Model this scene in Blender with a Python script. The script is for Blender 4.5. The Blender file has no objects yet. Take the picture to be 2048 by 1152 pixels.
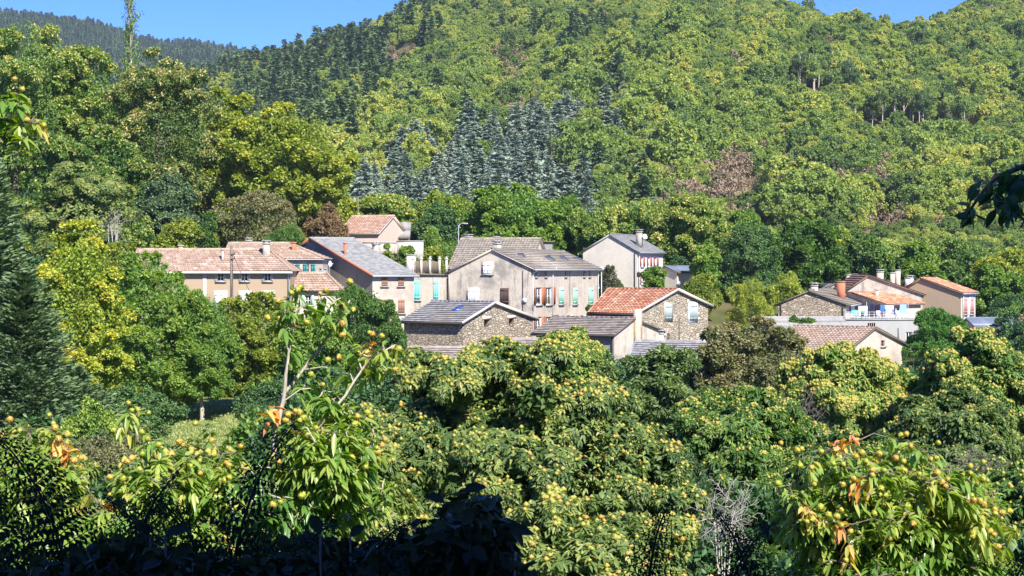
import bpy, math, random
import numpy as np
from mathutils import Vector
from mathutils.geometry import tessellate_polygon

SC = bpy.context.scene
COL = SC.collection
R = math.radians
# ------------------------------------------------------------------ camera, sky, sun, exposure
F = 3400.0
HZ = 540.0                                  # image row of the horizon (photo pixels)
PITCH = math.atan((576.0 - HZ) / F)
cam_d = bpy.data.cameras.new('camera')
cam_d.sensor_width = 36.0
cam_d.lens = F / 2048.0 * 36.0
cam_d.clip_start = 0.05
cam_d.clip_end = 20000
cam = bpy.data.objects.new('camera', cam_d)
COL.objects.link(cam)
cam.rotation_euler = (math.pi / 2 - PITCH, 0, 0)
SC.camera = cam

SUN_EL = R(41.0)
SUN_AZ = R(154.0)                           # clockwise from +Y (the view direction)
sv = Vector((math.sin(SUN_AZ) * math.cos(SUN_EL), math.cos(SUN_AZ) * math.cos(SUN_EL), math.sin(SUN_EL)))
sd = bpy.data.lights.new('sun', 'SUN')
sd.energy = 5.0
sd.angle = R(0.53)
sd.color = (1.0, 0.955, 0.88)
so = bpy.data.objects.new('sun', sd)
COL.objects.link(so)
so.rotation_euler = sv.to_track_quat('Z', 'Y').to_euler()
W = bpy.data.worlds.new('World')
SC.world = W
W.use_nodes = True
nt = W.node_tree
sky = nt.nodes.new('ShaderNodeTexSky')
sky.sky_type = 'NISHITA'
sky.sun_disc = False
sky.sun_elevation = SUN_EL
sky.sun_rotation = SUN_AZ
sky.altitude = 3000
sky.air_density = 1.0
sky.dust_density = 0.0
sky.ozone_density = 8.0
bg = nt.nodes['Background']
bg.inputs['Strength'].default_value = 0.14
hs = nt.nodes.new('ShaderNodeHueSaturation')
hs.inputs['Saturation'].default_value = 1.2
hs.inputs['Hue'].default_value = .52
hs.inputs['Value'].default_value = .95
nt.links.new(sky.outputs[0], hs.inputs['Color'])
nt.links.new(hs.outputs[0], bg.inputs[0])
SC.view_settings.view_transform = 'Standard'
SC.view_settings.look = 'None'
SC.view_settings.gamma = 1
SC.view_settings.exposure = 1.05
SC.render.engine = 'CYCLES'
SC.cycles.max_bounces = 6
SC.cycles.transparent_max_bounces = 8
SC.cycles.volume_bounces = 0

# ------------------------------------------------------------------ projection helpers
CP, SP = math.cos(PITCH), math.sin(PITCH)


def at(u, v, Y):
    a = (u - 1024.0) / F
    b = (576.0 - v) / F
    d = (a, CP + b * SP, -SP + b * CP)
    k = Y / d[1]
    return Vector((d[0] * k, Y, d[2] * k))


def pix(p):
    dep = p[1] * CP - p[2] * SP
    up = p[1] * SP + p[2] * CP
    return 1024 + F * p[0] / dep, 576 - F * up / dep


def on_plane(u, v, P0, n):
    d = at(u, v, 100.0)
    return d * (Vector(P0).dot(n) / d.dot(n))


# ------------------------------------------------------------------ terrain height
TU = np.array([-1500, -300, 0, 400, 530, 700, 900, 1200, 1500, 1800, 2048, 2500, 3600.0])
ZR = [(-400, 60), (-60, 16), (-8, 1.2), (-2, -1.5), (0, -1.6), (2, -1.5), (3.5, -1.8), (6, -3.0), (10, -4.6), (16, -6.0),
      (30, -7.6), (60, -9.0), (85, -9.55), (115, -9.65)]
ZT = [(140, [-2, -4, -6, -7.5, -7.6, -7.8, -8, -8.2, -8.6, -8.8, -8.8, -8, -7]),
      (165, [4, 0, -1, -3, -4, -4.5, -5, -6.2, -7.5, -8.2, -8.2, -7, -5]),
      (190, [12, 6, 4, 2.5, 2, 1.5, 0.5, -2.2, -4, -6.5, -7, -6, -2]),
      (230, [22, 14, 10, 8, 6, 4, 3, 1, -1, -3, -4, -2, 5]),
      (300, [38, 24, 18, 12, 7, 2, 0, -1, -1, -2, -3, 2, 12]),
      (380, [50, 32, 24, 16, 9, 3, 1, 1, 2, 3, 4, 10, 20])]
VT = [(440, [200, 230, 260, 330, 400, 410, 405, 405, 400, 400, 390, 380, 360]),
      (500, [200, 225, 255, 330, 370, 345, 325, 330, 330, 330, 330, 330, 300]),
      (560, [195, 220, 250, 325, 340, 295, 260, 250, 235, 245, 260, 270, 250]),
      (620, [190, 215, 248, 315, 305, 250, 205, 175, 150, 180, 190, 200, 190]),
      (700, [190, 210, 245, 300, 265, 205, 140, 90, 64, 104, 95, 90, 90]),
      (800, [190, 205, 240, 265, 225, 165, 75, 25, 52, 98, 38, 20, 20]),
      (900, [190, 200, 235, 225, 185, 115, 25, 0, 58, 108, 5, -20, -20]),
      (1000, [190, 200, 235, 190, 148, 88, 0, -10, 65, 112, -5, -30, -30]),
      (1200, [190, 200, 235, 195, 142, 88, 0, 0, 75, 125, 10, -20, -20]),
      (1500, [180, 190, 220, 215, 195, 135, 60, 60, 120, 165, 110, 60, 60]),
      (2000, [110, 120, 150, 175, 195, 170, 130, 130, 170, 200, 150, 100, 100]),
      (2600, [0, 20, 42, 100, 120, 150, 170, 200, 200, 200, 200, 150, 150]),
      (3200, [40, 60, 75, 125, 160, 190, 200, 230, 230, 230, 230, 200, 200]),
      (6000, [250] * 13)]
TY = np.array([r[0] for r in ZR] + [r[0] for r in ZT] + [r[0] for r in VT], float)
TZ = np.array([[r[1]] * 13 for r in ZR] + [r[1] for r in ZT] + [[(HZ - v) / F * r[0] for v in r[1]] for r in VT], float)


def vnoise(x, y, seed=0):
    xi = np.floor(x).astype(np.int64); yi = np.floor(y).astype(np.int64)
    xf = x - xi; yf = y - yi

    def h(a, b):
        n = (a * 374761393 + b * 668265263 + seed * 982451653) & 0x7fffffff
        n = ((n ^ (n >> 13)) * 1274126177) & 0x7fffffff
        return ((n ^ (n >> 16)) & 0xffff) / 65535.0
    sx = xf * xf * (3 - 2 * xf); sy = yf * yf * (3 - 2 * yf)
    return (h(xi, yi) * (1 - sx) + h(xi + 1, yi) * sx) * (1 - sy) + (h(xi, yi + 1) * (1 - sx) + h(xi + 1, yi + 1) * sx) * sy


def zt(x, y):
    x = np.asarray(x, float); y = np.asarray(y, float)
    u = np.clip(1024 + F * x / np.maximum(y, 40.0), TU[0], TU[-1])
    yy = np.clip(y, TY[0], TY[-1])
    i = np.clip(np.searchsorted(TY, yy) - 1, 0, len(TY) - 2)
    j = np.clip(np.searchsorted(TU, u) - 1, 0, len(TU) - 2)
    fy = (yy - TY[i]) / (TY[i + 1] - TY[i]); fu = (u - TU[j]) / (TU[j + 1] - TU[j])
    fu = fu * fu * (3 - 2 * fu)
    z = (TZ[i, j] * (1 - fu) + TZ[i, j + 1] * fu) * (1 - fy) + (TZ[i + 1, j] * (1 - fu) + TZ[i + 1, j + 1] * fu) * fy
    amp = np.clip((y - 380) / 300, 0, 1.6)
    z = z + amp * (vnoise(x / 70, y / 90, 3) - .5) * 12 + amp * (vnoise(x / 25, y / 30, 5) - .5) * 4
    z = z + np.clip(y / 60, 0, 1) * (vnoise(x / 6, y / 6, 7) - .5) * .25 + (vnoise(x / .9, y / .9, 9) - .5) * .12
    return z


def ztf(x, y):
    return float(zt(np.array([x]), np.array([y]))[0])


# ------------------------------------------------------------------ object helpers
def finish(o, label=None, cat=None, group=None, kind=None):
    if label: o['label'] = label
    if cat: o['category'] = cat
    if group: o['group'] = group
    if kind: o['kind'] = kind
    return o


def thing(name, label, cat, loc=(0, 0, 0), group=None, rz=0):
    o = bpy.data.objects.new(name, None)
    o.empty_display_size = .3
    COL.objects.link(o)
    o.location = loc
    o.rotation_euler = (0, 0, rz)
    return finish(o, label, cat, group)


def npmesh(name, V, FL, mats, tint=None, midx=None, smooth=False):
    """V (N,3); FL list of (M,k) index arrays; tint: list of per-face arrays matching FL; midx same."""
    me = bpy.data.meshes.new(name)
    V = np.asarray(V, np.float32)
    me.vertices.add(len(V)); me.vertices.foreach_set('co', V.ravel())
    FL = [np.asarray(f, np.int32) for f in FL if len(f)]
    nl = sum(f.size for f in FL); nf = sum(len(f) for f in FL)
    me.loops.add(nl); me.polygons.add(nf)
    me.loops.foreach_set('vertex_index', np.concatenate([f.ravel() for f in FL]))
    tot = np.concatenate([np.full(len(f), f.shape[1], np.int32) for f in FL])
    st = np.concatenate([[0], np.cumsum(tot)[:-1]]).astype(np.int32)
    me.polygons.foreach_set('loop_start', st)
    if midx is not None:
        me.polygons.foreach_set('material_index', np.concatenate([np.asarray(m, np.int32) for m in midx]))
    if smooth:
        me.polygons.foreach_set('use_smooth', np.ones(nf, bool))
    me.update(calc_edges=True)
    if tint is not None:
        a = me.attributes.new('tint', 'FLOAT', 'FACE')
        a.data.foreach_set('value', np.concatenate([np.asarray(t, np.float32) for t in tint]))
    for m in mats: me.materials.append(m)
    return me


def link(name, me, parent=None, loc=None):
    o = bpy.data.objects.new(name, me)
    COL.objects.link(o)
    if parent is not None: o.parent = parent
    if loc is not None: o.location = loc
    return o


class G:
    """growing mesh: quads/tris with tint and material index"""

    def __init__(s):
        s.v = []; s.f = {3: [], 4: []}; s.t = {3: [], 4: []}; s.m = {3: [], 4: []}; s.n = 0

    def add(s, V, Fa, t=0.5, m=0):
        V = np.asarray(V, float).reshape(-1, 3); Fa = np.asarray(Fa, np.int64)
        k = Fa.shape[1]
        s.v.append(V); s.f[k].append(Fa + s.n); s.n += len(V)
        s.t[k].append(np.broadcast_to(np.asarray(t, float), (len(Fa),)).copy())
        s.m[k].append(np.full(len(Fa), m))

    def more(s, Fa, t=0.5, m=0):        # faces on the vertices of the last add
        Fa = np.asarray(Fa, np.int64); k = Fa.shape[1]
        s.f[k].append(Fa + s.n - len(s.v[-1]))
        s.t[k].append(np.broadcast_to(np.asarray(t, float), (len(Fa),)).copy())
        s.m[k].append(np.full(len(Fa), m))

    def mesh(s, name, mats, smooth=False, off=None):
        V = np.concatenate(s.v)
        if off is not None: V = V - np.array(off)[None, :]
        ks = [k for k in (3, 4) if s.f[k]]
        return npmesh(name, V, [np.concatenate(s.f[k]) for k in ks], mats,
                      [np.concatenate(s.t[k]) for k in ks], [np.concatenate(s.m[k]) for k in ks], smooth)

    # shapes
    def box(s, c, sx, sy, sz, ax=(1, 0, 0), az=(0, 0, 1), t=.5, m=0, taper=1.0):
        c = np.array(c, float); ax = np.array(Vector(ax).normalized()); az = np.array(Vector(az).normalized())
        ay = np.cross(az, ax); ay /= np.linalg.norm(ay)
        P = []
        for k in (-1, 1):
            q = taper if k > 0 else 1
            for a, b in ((-1, -1), (1, -1), (1, 1), (-1, 1)):
                P.append(c + ax * a * sx / 2 * q + ay * b * sy / 2 * q + az * k * sz / 2)
        s.add(P, [(3, 2, 1, 0), (4, 5, 6, 7), (0, 1, 5, 4), (1, 2, 6, 5), (2, 3, 7, 6), (3, 0, 4, 7)], t, m)

    def tube(s, pts, rad, n=6, t=.5, m=0, cap=True):
        pts = np.array([tuple(p) for p in pts], float); k = len(pts)
        rad = np.broadcast_to(np.asarray(rad, float), (k,))
        tan = np.gradient(pts, axis=0); tan /= np.linalg.norm(tan, axis=1)[:, None] + 1e-9
        ref = np.array([0, 0, 1.0]) if abs(tan[0, 2]) < .9 else np.array([1.0, 0, 0])
        a = np.cross(tan, ref); a /= np.linalg.norm(a, axis=1)[:, None] + 1e-9
        b = np.cross(tan, a)
        th = np.arange(n) / n * 2 * np.pi
        V = pts[:, None, :] + rad[:, None, None] * (np.cos(th)[None, :, None] * a[:, None, :] + np.sin(th)[None, :, None] * b[:, None, :])
        i = np.arange(k - 1)[:, None] * n; j = np.arange(n)[None, :]; j2 = (j + 1) % n
        Fa = np.stack([i + j, i + j2, i + n + j2, i + n + j], -1).reshape(-1, 4)
        s.add(V.reshape(-1, 3), Fa, t, m)
        if cap and n >= 3:
            e = (k - 1) * n
            s.more([(e, e + q, e + q + 1) for q in range(1, n - 1)], t, m)

    def quad(s, a, b, c, d, t=.5, m=0):
        s.add([tuple(a), tuple(b), tuple(c), tuple(d)], [(0, 1, 2, 3)], t, m)


# ------------------------------------------------------------------ materials
def newmat(name, rough=.8, spec=.3):
    m = bpy.data.materials.new(name); m.use_nodes = True
    n = m.node_tree; b = n.nodes['Principled BSDF']
    b.inputs['Roughness'].default_value = rough
    b.inputs['Specular IOR Level'].default_value = spec
    return m, n, b


def node(n, typ, **kw):
    x = n.nodes.new(typ)
    for k, v in kw.items():
        if k in x.inputs.keys(): x.inputs[k].default_value = v
        else: setattr(x, k, v)
    return x


def ramp(n, stops, interp='LINEAR'):
    r = n.nodes.new('ShaderNodeValToRGB'); e = r.color_ramp.elements
    r.color_ramp.interpolation = interp
    while len(e) < len(stops): e.new(.5)
    for k, (p, c) in enumerate(stops):
        e[k].position = p; e[k].color = (*c, 1)
    return r


def mixc(n, fac, a, b, mode='MIX'):
    x = n.nodes.new('ShaderNodeMix'); x.data_type = 'RGBA'; x.blend_type = mode
    for sock, val in ((0, fac), (6, a), (7, b)):
        if isinstance(val, (int, float)): x.inputs[sock].default_value = val
        elif isinstance(val, tuple): x.inputs[sock].default_value = (*val, 1)
        else: n.links.new(val, x.inputs[sock])
    return x.outputs[2]


def math_(n, op, a, b=0.0, c=None):
    x = n.nodes.new('ShaderNodeMath'); x.operation = op
    for k, val in enumerate((a, b) if c is None else (a, b, c)):
        if isinstance(val, (int, float)): x.inputs[k].default_value = val
        else: n.links.new(val, x.inputs[k])
    return x.outputs[0]


def objco(n, scale=(1, 1, 1)):
    tc = n.nodes.new('ShaderNodeTexCoord'); mp = n.nodes.new('ShaderNodeMapping')
    mp.inputs['Scale'].default_value = scale
    n.links.new(tc.outputs['Object'], mp.inputs[0]); return mp.outputs[0]


def noise(n, vec, scale, detail=4, rough=.6):
    x = node(n, 'ShaderNodeTexNoise'); x.inputs['Scale'].default_value = scale
    x.inputs['Detail'].default_value = detail; x.inputs['Roughness'].default_value = rough
    n.links.new(vec, x.inputs['Vector']); return x.outputs[0]


def bump(n, b, h, strength=.5, dist=.02):
    x = node(n, 'ShaderNodeBump'); x.inputs['Strength'].default_value = strength; x.inputs['Distance'].default_value = dist
    n.links.new(h, x.inputs['Height']); n.links.new(x.outputs[0], b.inputs['Normal'])


LG = 1.45


def leafmat(name, stops, trans=.35, rough=.45, obr=.0, spec=.35, sat=1.0):
    m, n, b = newmat(name, rough, spec)
    a = node(n, 'ShaderNodeAttribute', attribute_name='tint')
    fac = a.outputs['Fac']
    if obr:
        oi = node(n, 'ShaderNodeObjectInfo')
        fac = math_(n, 'ADD', fac, math_(n, 'MULTIPLY', math_(n, 'SUBTRACT', oi.outputs['Random'], .5), obr))
    stops = [(p, (min(.8, c[0] * LG * 1.07), min(.8, c[1] * LG), min(.8, c[2] * LG * 1.3))) for p, c in stops]
    r = ramp(n, stops); n.links.new(fac, r.inputs[0])
    n.links.new(r.outputs[0], b.inputs['Base Color'])
    t = node(n, 'ShaderNodeBsdfTranslucent')
    tc = mixc(n, .5, r.outputs[0], (1.0, 1.0, .5), 'MULTIPLY')
    br = n.nodes.new('ShaderNodeHueSaturation'); br.inputs['Value'].default_value = 1.5; br.inputs['Saturation'].default_value = 1.15
    n.links.new(tc, br.inputs['Color'])
    n.links.new(br.outputs[0], t.inputs[0])
    mx = node(n, 'ShaderNodeMixShader'); mx.inputs[0].default_value = trans
    n.links.new(b.outputs[0], mx.inputs[1]); n.links.new(t.outputs[0], mx.inputs[2])
    n.links.new(mx.outputs[0], n.nodes['Material Output'].inputs[0])
    return m


M = {}
# green families; tint 0..1 runs from the darkest leaf to the yellowest
M['chest'] = leafmat('chestnut_leaves', [(0, (.03, .07, .016)), (.4, (.075, .15, .026)), (.68, (.16, .24, .04)), (.85, (.28, .32, .06)), (1, (.42, .38, .1))])
M['chest_y'] = leafmat('chestnut_leaves_yellow', [(0, (.04, .085, .022)), (.35, (.11, .17, .035)), (.65, (.26, .3, .07)), (.85, (.42, .38, .12)), (1, (.5, .34, .13))])
M['nearleaf'] = leafmat('glossy_chestnut_leaves', [(0, (.035, .10, .016)), (.5, (.09, .19, .028)), (.8, (.24, .31, .05)), (.92, (.45, .36, .08)), (1, (.5, .2, .05))], trans=.4, rough=.35, spec=.5)
M['bluegreen'] = leafmat('willow_leaves', [(0, (.03, .06, .02)), (.5, (.075, .13, .035)), (1, (.2, .27, .07))])
M['olive'] = leafmat('olive_brown_leaves', [(0, (.05, .065, .02)), (.5, (.13, .15, .045)), (1, (.27, .21, .08))], trans=.25)
M['brown'] = leafmat('rusty_leaves', [(0, (.08, .08, .025)), (.45, (.17, .115, .045)), (1, (.13, .17, .035))], trans=.2)
M['fresh'] = leafmat('fresh_green_leaves', [(0, (.04, .09, .015)), (.5, (.1, .19, .028)), (1, (.27, .34, .05))])
M['limey'] = leafmat('lime_green_leaves', [(0, (.06, .10, .015)), (.5, (.18, .24, .028)), (1, (.4, .38, .05))])
M['yellow'] = leafmat('yellow_autumn_leaves', [(0, (.08, .14, .02)), (.4, (.2, .27, .03)), (.7, (.36, .38, .04)), (.92, (.48, .42, .05)), (1, (.48, .32, .05))])
M['darkgreen'] = leafmat('dark_green_leaves', [(0, (.022, .055, .016)), (.5, (.05, .11, .028)), (1, (.11, .19, .04))], trans=.25)
M['cypress'] = leafmat('cypress_needles', [(0, (.035, .075, .025)), (.5, (.085, .14, .045)), (1, (.18, .23, .07))], trans=.15)
M['thuja'] = leafmat('thuja_foliage', [(0, (.025, .09, .012)), (.5, (.06, .16, .02)), (1, (.12, .24, .035))], trans=.2)
M['shade'] = leafmat('shade_toned_bramble', [(0, (.016, .024, .008)), (1, (.04, .055, .014))], trans=.12, rough=.5, spec=.2)  # leaf colour kept near black to paint in the bank's shade
M['fern'] = leafmat('shade_toned_pinnules', [(0, (.012, .02, .008)), (.6, (.03, .045, .014)), (1, (.09, .07, .03))], trans=.15, rough=.6, spec=.2)  # fronds toned dark in colour, adding to the shade cast on them
# hillside, varied per tree
M['hbroad'] = leafmat('hill_broadleaf', [(0, (.06, .105, .035)), (.3, (.115, .18, .045)), (.55, (.185, .26, .055)), (.8, (.265, .32, .065)), (1, (.36, .35, .085))], trans=.4, obr=.6, rough=.75, spec=.1)
M['hbrown'] = leafmat('hill_brown_crown', [(0, (.11, .11, .045)), (.5, (.2, .165, .08)), (1, (.28, .22, .12))], trans=.1, obr=.5, rough=.8, spec=.1)
M['hpine'] = leafmat('hill_pine_needles', [(0, (.045, .085, .032)), (.5, (.085, .14, .045)), (1, (.15, .21, .06))], trans=.08, obr=.8, rough=.8, spec=.1)
M['hcedar'] = leafmat('cedar_needles', [(0, (.11, .16, .095)), (.5, (.17, .23, .135)), (1, (.23, .29, .17))], trans=.12, obr=.7, rough=.85, spec=.05)
M['hdead'] = leafmat('dry_needles', [(0, (.1, .08, .07)), (1, (.28, .2, .17))], trans=.05, rough=.9, spec=.1)


def barkmat(name, a, b_, sc=30):
    m, n, b = newmat(name, .9, .2)
    co = objco(n, (1, 1, .25)); f = noise(n, co, sc)
    r = ramp(n, [(.3, a), (.7, b_)]); n.links.new(f, r.inputs[0]); n.links.new(r.outputs[0], b.inputs['Base Color'])
    bump(n, b, f, .6, .02)
    return m


M['bark'] = barkmat('grey_bark', (.09, .075, .055), (.26, .22, .17))
M['pale'] = barkmat('pale_bark', (.28, .24, .18), (.5, .45, .36))
M['twig'] = barkmat('weathered_twigs', (.25, .22, .19), (.5, .46, .4))


def stucco(name, base, stain=(.3, .29, .26), amt=.5, rough=.9):
    m, n, b = newmat(name, rough, .15)
    co = objco(n); f1 = noise(n, co, .45, 6, .65); f2 = noise(n, objco(n, (1.6, 1.6, .28)), 1.3, 6, .75); f3 = noise(n, co, 9, 5, .7)
    r1 = ramp(n, [(.5, (0, 0, 0)), (.62, (1, 1, 1))]); n.links.new(f1, r1.inputs[0])
    r2 = ramp(n, [(.53, (0, 0, 0)), (.63, (1, 1, 1))]); n.links.new(f2, r2.inputs[0])
    k = math_(n, 'MULTIPLY', math_(n, 'MAXIMUM', r1.outputs[0], r2.outputs[0]), amt)
    c = mixc(n, k, base, stain)
    f4 = noise(n, co, 2.6, 6, .75); r4 = ramp(n, [(.5, (0, 0, 0)), (.56, (1, 1, 1))]); n.links.new(f4, r4.inputs[0])
    c = mixc(n, math_(n, 'MULTIPLY', r4.outputs[0], .22), c, stain)
    c = mixc(n, math_(n, 'MULTIPLY', f3, .3), c, tuple(min(1, x * 1.25) for x in base))
    n.links.new(c, b.inputs['Base Color'])
    bump(n, b, f3, .35, .02)
    return m


def stone(name, lo, hi, scale=3.2, mortar=(.3, .25, .18)):
    m, n, b = newmat(name, .95, .15)
    co = objco(n, (1, 1, 2.3))
    wob = mixc(n, .12, co, node_noise_color(n, co, 3.0), 'ADD')
    v = node(n, 'ShaderNodeTexVoronoi'); v.inputs['Scale'].default_value = scale; n.links.new(wob, v.inputs['Vector'])
    d = node(n, 'ShaderNodeTexVoronoi'); d.feature = 'DISTANCE_TO_EDGE'; d.inputs['Scale'].default_value = scale; n.links.new(wob, d.inputs['Vector'])
    sep = n.nodes.new('ShaderNodeSeparateColor'); n.links.new(v.outputs['Color'], sep.inputs[0])
    r = ramp(n, [(0, lo), (.5, tuple((a + c) / 2 for a, c in zip(lo, hi))), (.85, hi), (1, tuple(min(1, x * 1.5) for x in hi))])
    n.links.new(sep.outputs[0], r.inputs[0])
    e = ramp(n, [(.0, (1, 1, 1)), (.07, (0, 0, 0))]); n.links.new(d.outputs['Distance'], e.inputs[0])
    c = mixc(n, e.outputs[0], r.outputs[0], mortar)
    f = noise(n, co, .5, 5)
    c = mixc(n, math_(n, 'MULTIPLY', f, .5), c, (.42, .36, .27))
    n.links.new(c, b.inputs['Base Color'])
    hh = ramp(n, [(0, (0, 0, 0)), (.12, (1, 1, 1))]); n.links.new(d.outputs['Distance'], hh.inputs[0])
    hsum = math_(n, 'ADD', hh.outputs[0], math_(n, 'MULTIPLY', sep.outputs[1], 1.2))
    bump(n, b, hsum, 1.0, .09)
    return m


def node_noise_color(n, vec, scale):
    x = node(n, 'ShaderNodeTexNoise'); x.inputs['Scale'].default_value = scale
    n.links.new(vec, x.inputs['Vector']); return x.outputs['Color']


def tile(name, stops, rough=.85, stain=None, samt=.5, sscale=.5):
    m, n, b = newmat(name, rough, .2)
    a = node(n, 'ShaderNodeAttribute', attribute_name='tint')
    r = ramp(n, stops); n.links.new(a.outputs['Fac'], r.inputs[0])
    co = objco(n); c = r.outputs[0]
    if stain:
        f = noise(n, co, sscale, 6, .7); rr = ramp(n, [(.45, (0, 0, 0)), (.7, (1, 1, 1))]); n.links.new(f, rr.inputs[0])
        c = mixc(n, math_(n, 'MULTIPLY', rr.outputs[0], samt), c, stain)
    f2 = noise(n, co, 14, 4)
    c = mixc(n, math_(n, 'MULTIPLY', f2, .3), c, (.1, .09, .08))
    n.links.new(c, b.inputs['Base Color']); return m


def plain(name, c, rough=.7, spec=.3, metal=0.0, var=.15, sc=4):
    m, n, b = newmat(name, rough, spec)
    b.inputs['Metallic'].default_value = metal
    f = noise(n, objco(n), sc, 5)
    n.links.new(mixc(n, math_(n, 'MULTIPLY', f, var * 2), c, tuple(x * .55 for x in c)), b.inputs['Base Color'])
    return m


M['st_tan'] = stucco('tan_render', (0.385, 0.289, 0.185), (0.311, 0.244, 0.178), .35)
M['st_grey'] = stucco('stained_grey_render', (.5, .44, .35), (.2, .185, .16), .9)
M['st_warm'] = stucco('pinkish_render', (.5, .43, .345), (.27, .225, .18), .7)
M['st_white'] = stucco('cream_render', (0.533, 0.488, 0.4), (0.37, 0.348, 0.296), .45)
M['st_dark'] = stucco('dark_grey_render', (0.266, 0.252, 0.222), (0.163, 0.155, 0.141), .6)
M['st_pink'] = stucco('pale_pink_render', (0.577, 0.444, 0.348), (0.444, 0.37, 0.311), .3)
M['st_bright'] = stucco('white_render', (0.592, 0.577, 0.533), (0.444, 0.429, 0.385), .3)
M['stone'] = stone('rubble_stone', (.26, .21, .15), (.48, .4, .29), 2.9, (.3, .25, .185))
M['stone_l'] = stone('pale_rubble_stone', (.3, .25, .18), (.5, .425, .32), 2.9, (.36, .3, .23))
M['st_rust'] = stucco('rust_streaked_render', (.5, .42, .32), (.42, .2, .07), .85)
M['stone_mix'] = stucco('crumbling_render', (0.407, 0.37, 0.303), (0.252, 0.207, 0.148), .8)
M['t_orange'] = tile('orange_canal_tiles', [(0, (.38, .13, .065)), (.5, (.56, .235, .12)), (.85, (.64, .34, .2)), (1, (.7, .55, .4))], stain=(.55, .38, .26), samt=.45)
M['t_pink'] = tile('weathered_pink_tiles', [(0, (.3, .19, .13)), (.45, (.42, .28, .2)), (.8, (.47, .34, .26)), (.95, (.54, .44, .36)), (1, (.64, .58, .5))], stain=(.36, .3, .23), samt=.5)
M['t_salmon'] = tile('salmon_canal_tiles', [(0, (.36, .2, .13)), (.5, (.48, .29, .2)), (1, (.58, .4, .3))], stain=(.4, .3, .22), samt=.3)
M['t_tan'] = tile('tan_canal_tiles', [(0, (0.32, 0.216, 0.152)), (.5, (0.448, 0.304, 0.216)), (1, (0.544, 0.416, 0.32))], stain=(0.336, 0.296, 0.24), samt=.55)
M['t_brown'] = tile('grey_brown_tiles', [(0, (0.216, 0.184, 0.144)), (.5, (0.304, 0.256, 0.2)), (1, (0.384, 0.328, 0.264))], stain=(0.256, 0.248, 0.216), samt=.5)
M['t_grey'] = tile('dark_grey_tiles', [(0, (.2, .193, .19)), (.5, (.3, .29, .285)), (1, (.38, .37, .36))], stain=(.33, .32, .3), samt=.3)
M['t_taupe'] = tile('taupe_tiles', [(0, (.21, .175, .15)), (.5, (.31, .26, .225)), (1, (.4, .35, .31))])
M['t_slate'] = tile('grey_slates', [(0, (0.192, 0.192, 0.192)), (.5, (0.272, 0.272, 0.264)), (1, (0.352, 0.352, 0.336))], stain=(0.352, 0.352, 0.32), samt=.5)
M['t_blue'] = tile('blue_grey_roofing', [(0, (0.128, 0.16, 0.216)), (1, (0.176, 0.208, 0.272))], rough=.4)
M['t_corr'] = tile('corrugated_cement', [(0, (0.28, 0.272, 0.248)), (1, (0.368, 0.36, 0.328))], stain=(0.224, 0.216, 0.192), samt=.4)
M['wood'] = plain('old_wood', (.2, .165, .125), .85)
M['verge'] = plain('pale_verge_mortar', (.62, .55, .45), .9)
M['zinc'] = plain('zinc_gutter', (.55, .57, .6), .4, .5, .3)
M['gut_w'] = plain('white_plastic_gutter', (.75, .75, .75), .5)
M['gut_d'] = plain('dark_gutter', (.07, .06, .06), .6)
M['brown_sh'] = plain('brown_shutter_paint', (.33, .19, .13), .7)
M['dk_sh'] = plain('dark_brown_wood', (.1, .062, .05), .8)
M['rust_sh'] = plain('rust_brown_varnish', (.36, .12, .05), .55)
M['white_sh'] = plain('white_shutter_paint', (.82, .82, .86), .6, var=.05)
M['turq'] = plain('turquoise_paint', (.22, .74, .70), .6, var=.06)
M['mint'] = plain('mint_green_paint', (.36, .7, .48), .6, var=.06)
M['teal'] = plain('teal_paint', (.06, .22, .2), .6)
M['palegreen'] = plain('faded_green_paint', (.38, .45, .42), .7)
M['pinksh'] = plain('faded_red_paint', (.62, .28, .25), .7)
M['red'] = plain('red_paint', (.45, .09, .07), .6)
M['concrete'] = plain('weathered_concrete', (.42, .41, .37), .9, var=.3, sc=2)
M['brick'] = plain('orange_brick', (.55, .2, .11), .9, var=.3, sc=6)
M['black'] = plain('black_iron', (.02, .02, .02), .5)
M['white'] = plain('white_enamel', (.85, .85, .85), .4, var=.03)
m_, n_, b_ = newmat('window_glass', .06, .8); b_.inputs['Base Color'].default_value = (.02, .025, .03, 1); M['glass'] = m_
m_, n_, b_ = newmat('skylight_glass', .35, .5); b_.inputs['Base Color'].default_value = (.03, .09, .28, 1); M['skyl'] = m_
m_, n_, b_ = newmat('painted_opening_shade', .9, .1); b_.inputs['Base Color'].default_value = (.015, .012, .01, 1); M['dark'] = m_  # near-black surface painted in for the shade inside openings
m_, n_, b_ = newmat('roof_window_glass', .5, .2); b_.inputs['Base Color'].default_value = (.10, .105, .115, 1); M['rwin'] = m_


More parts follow.
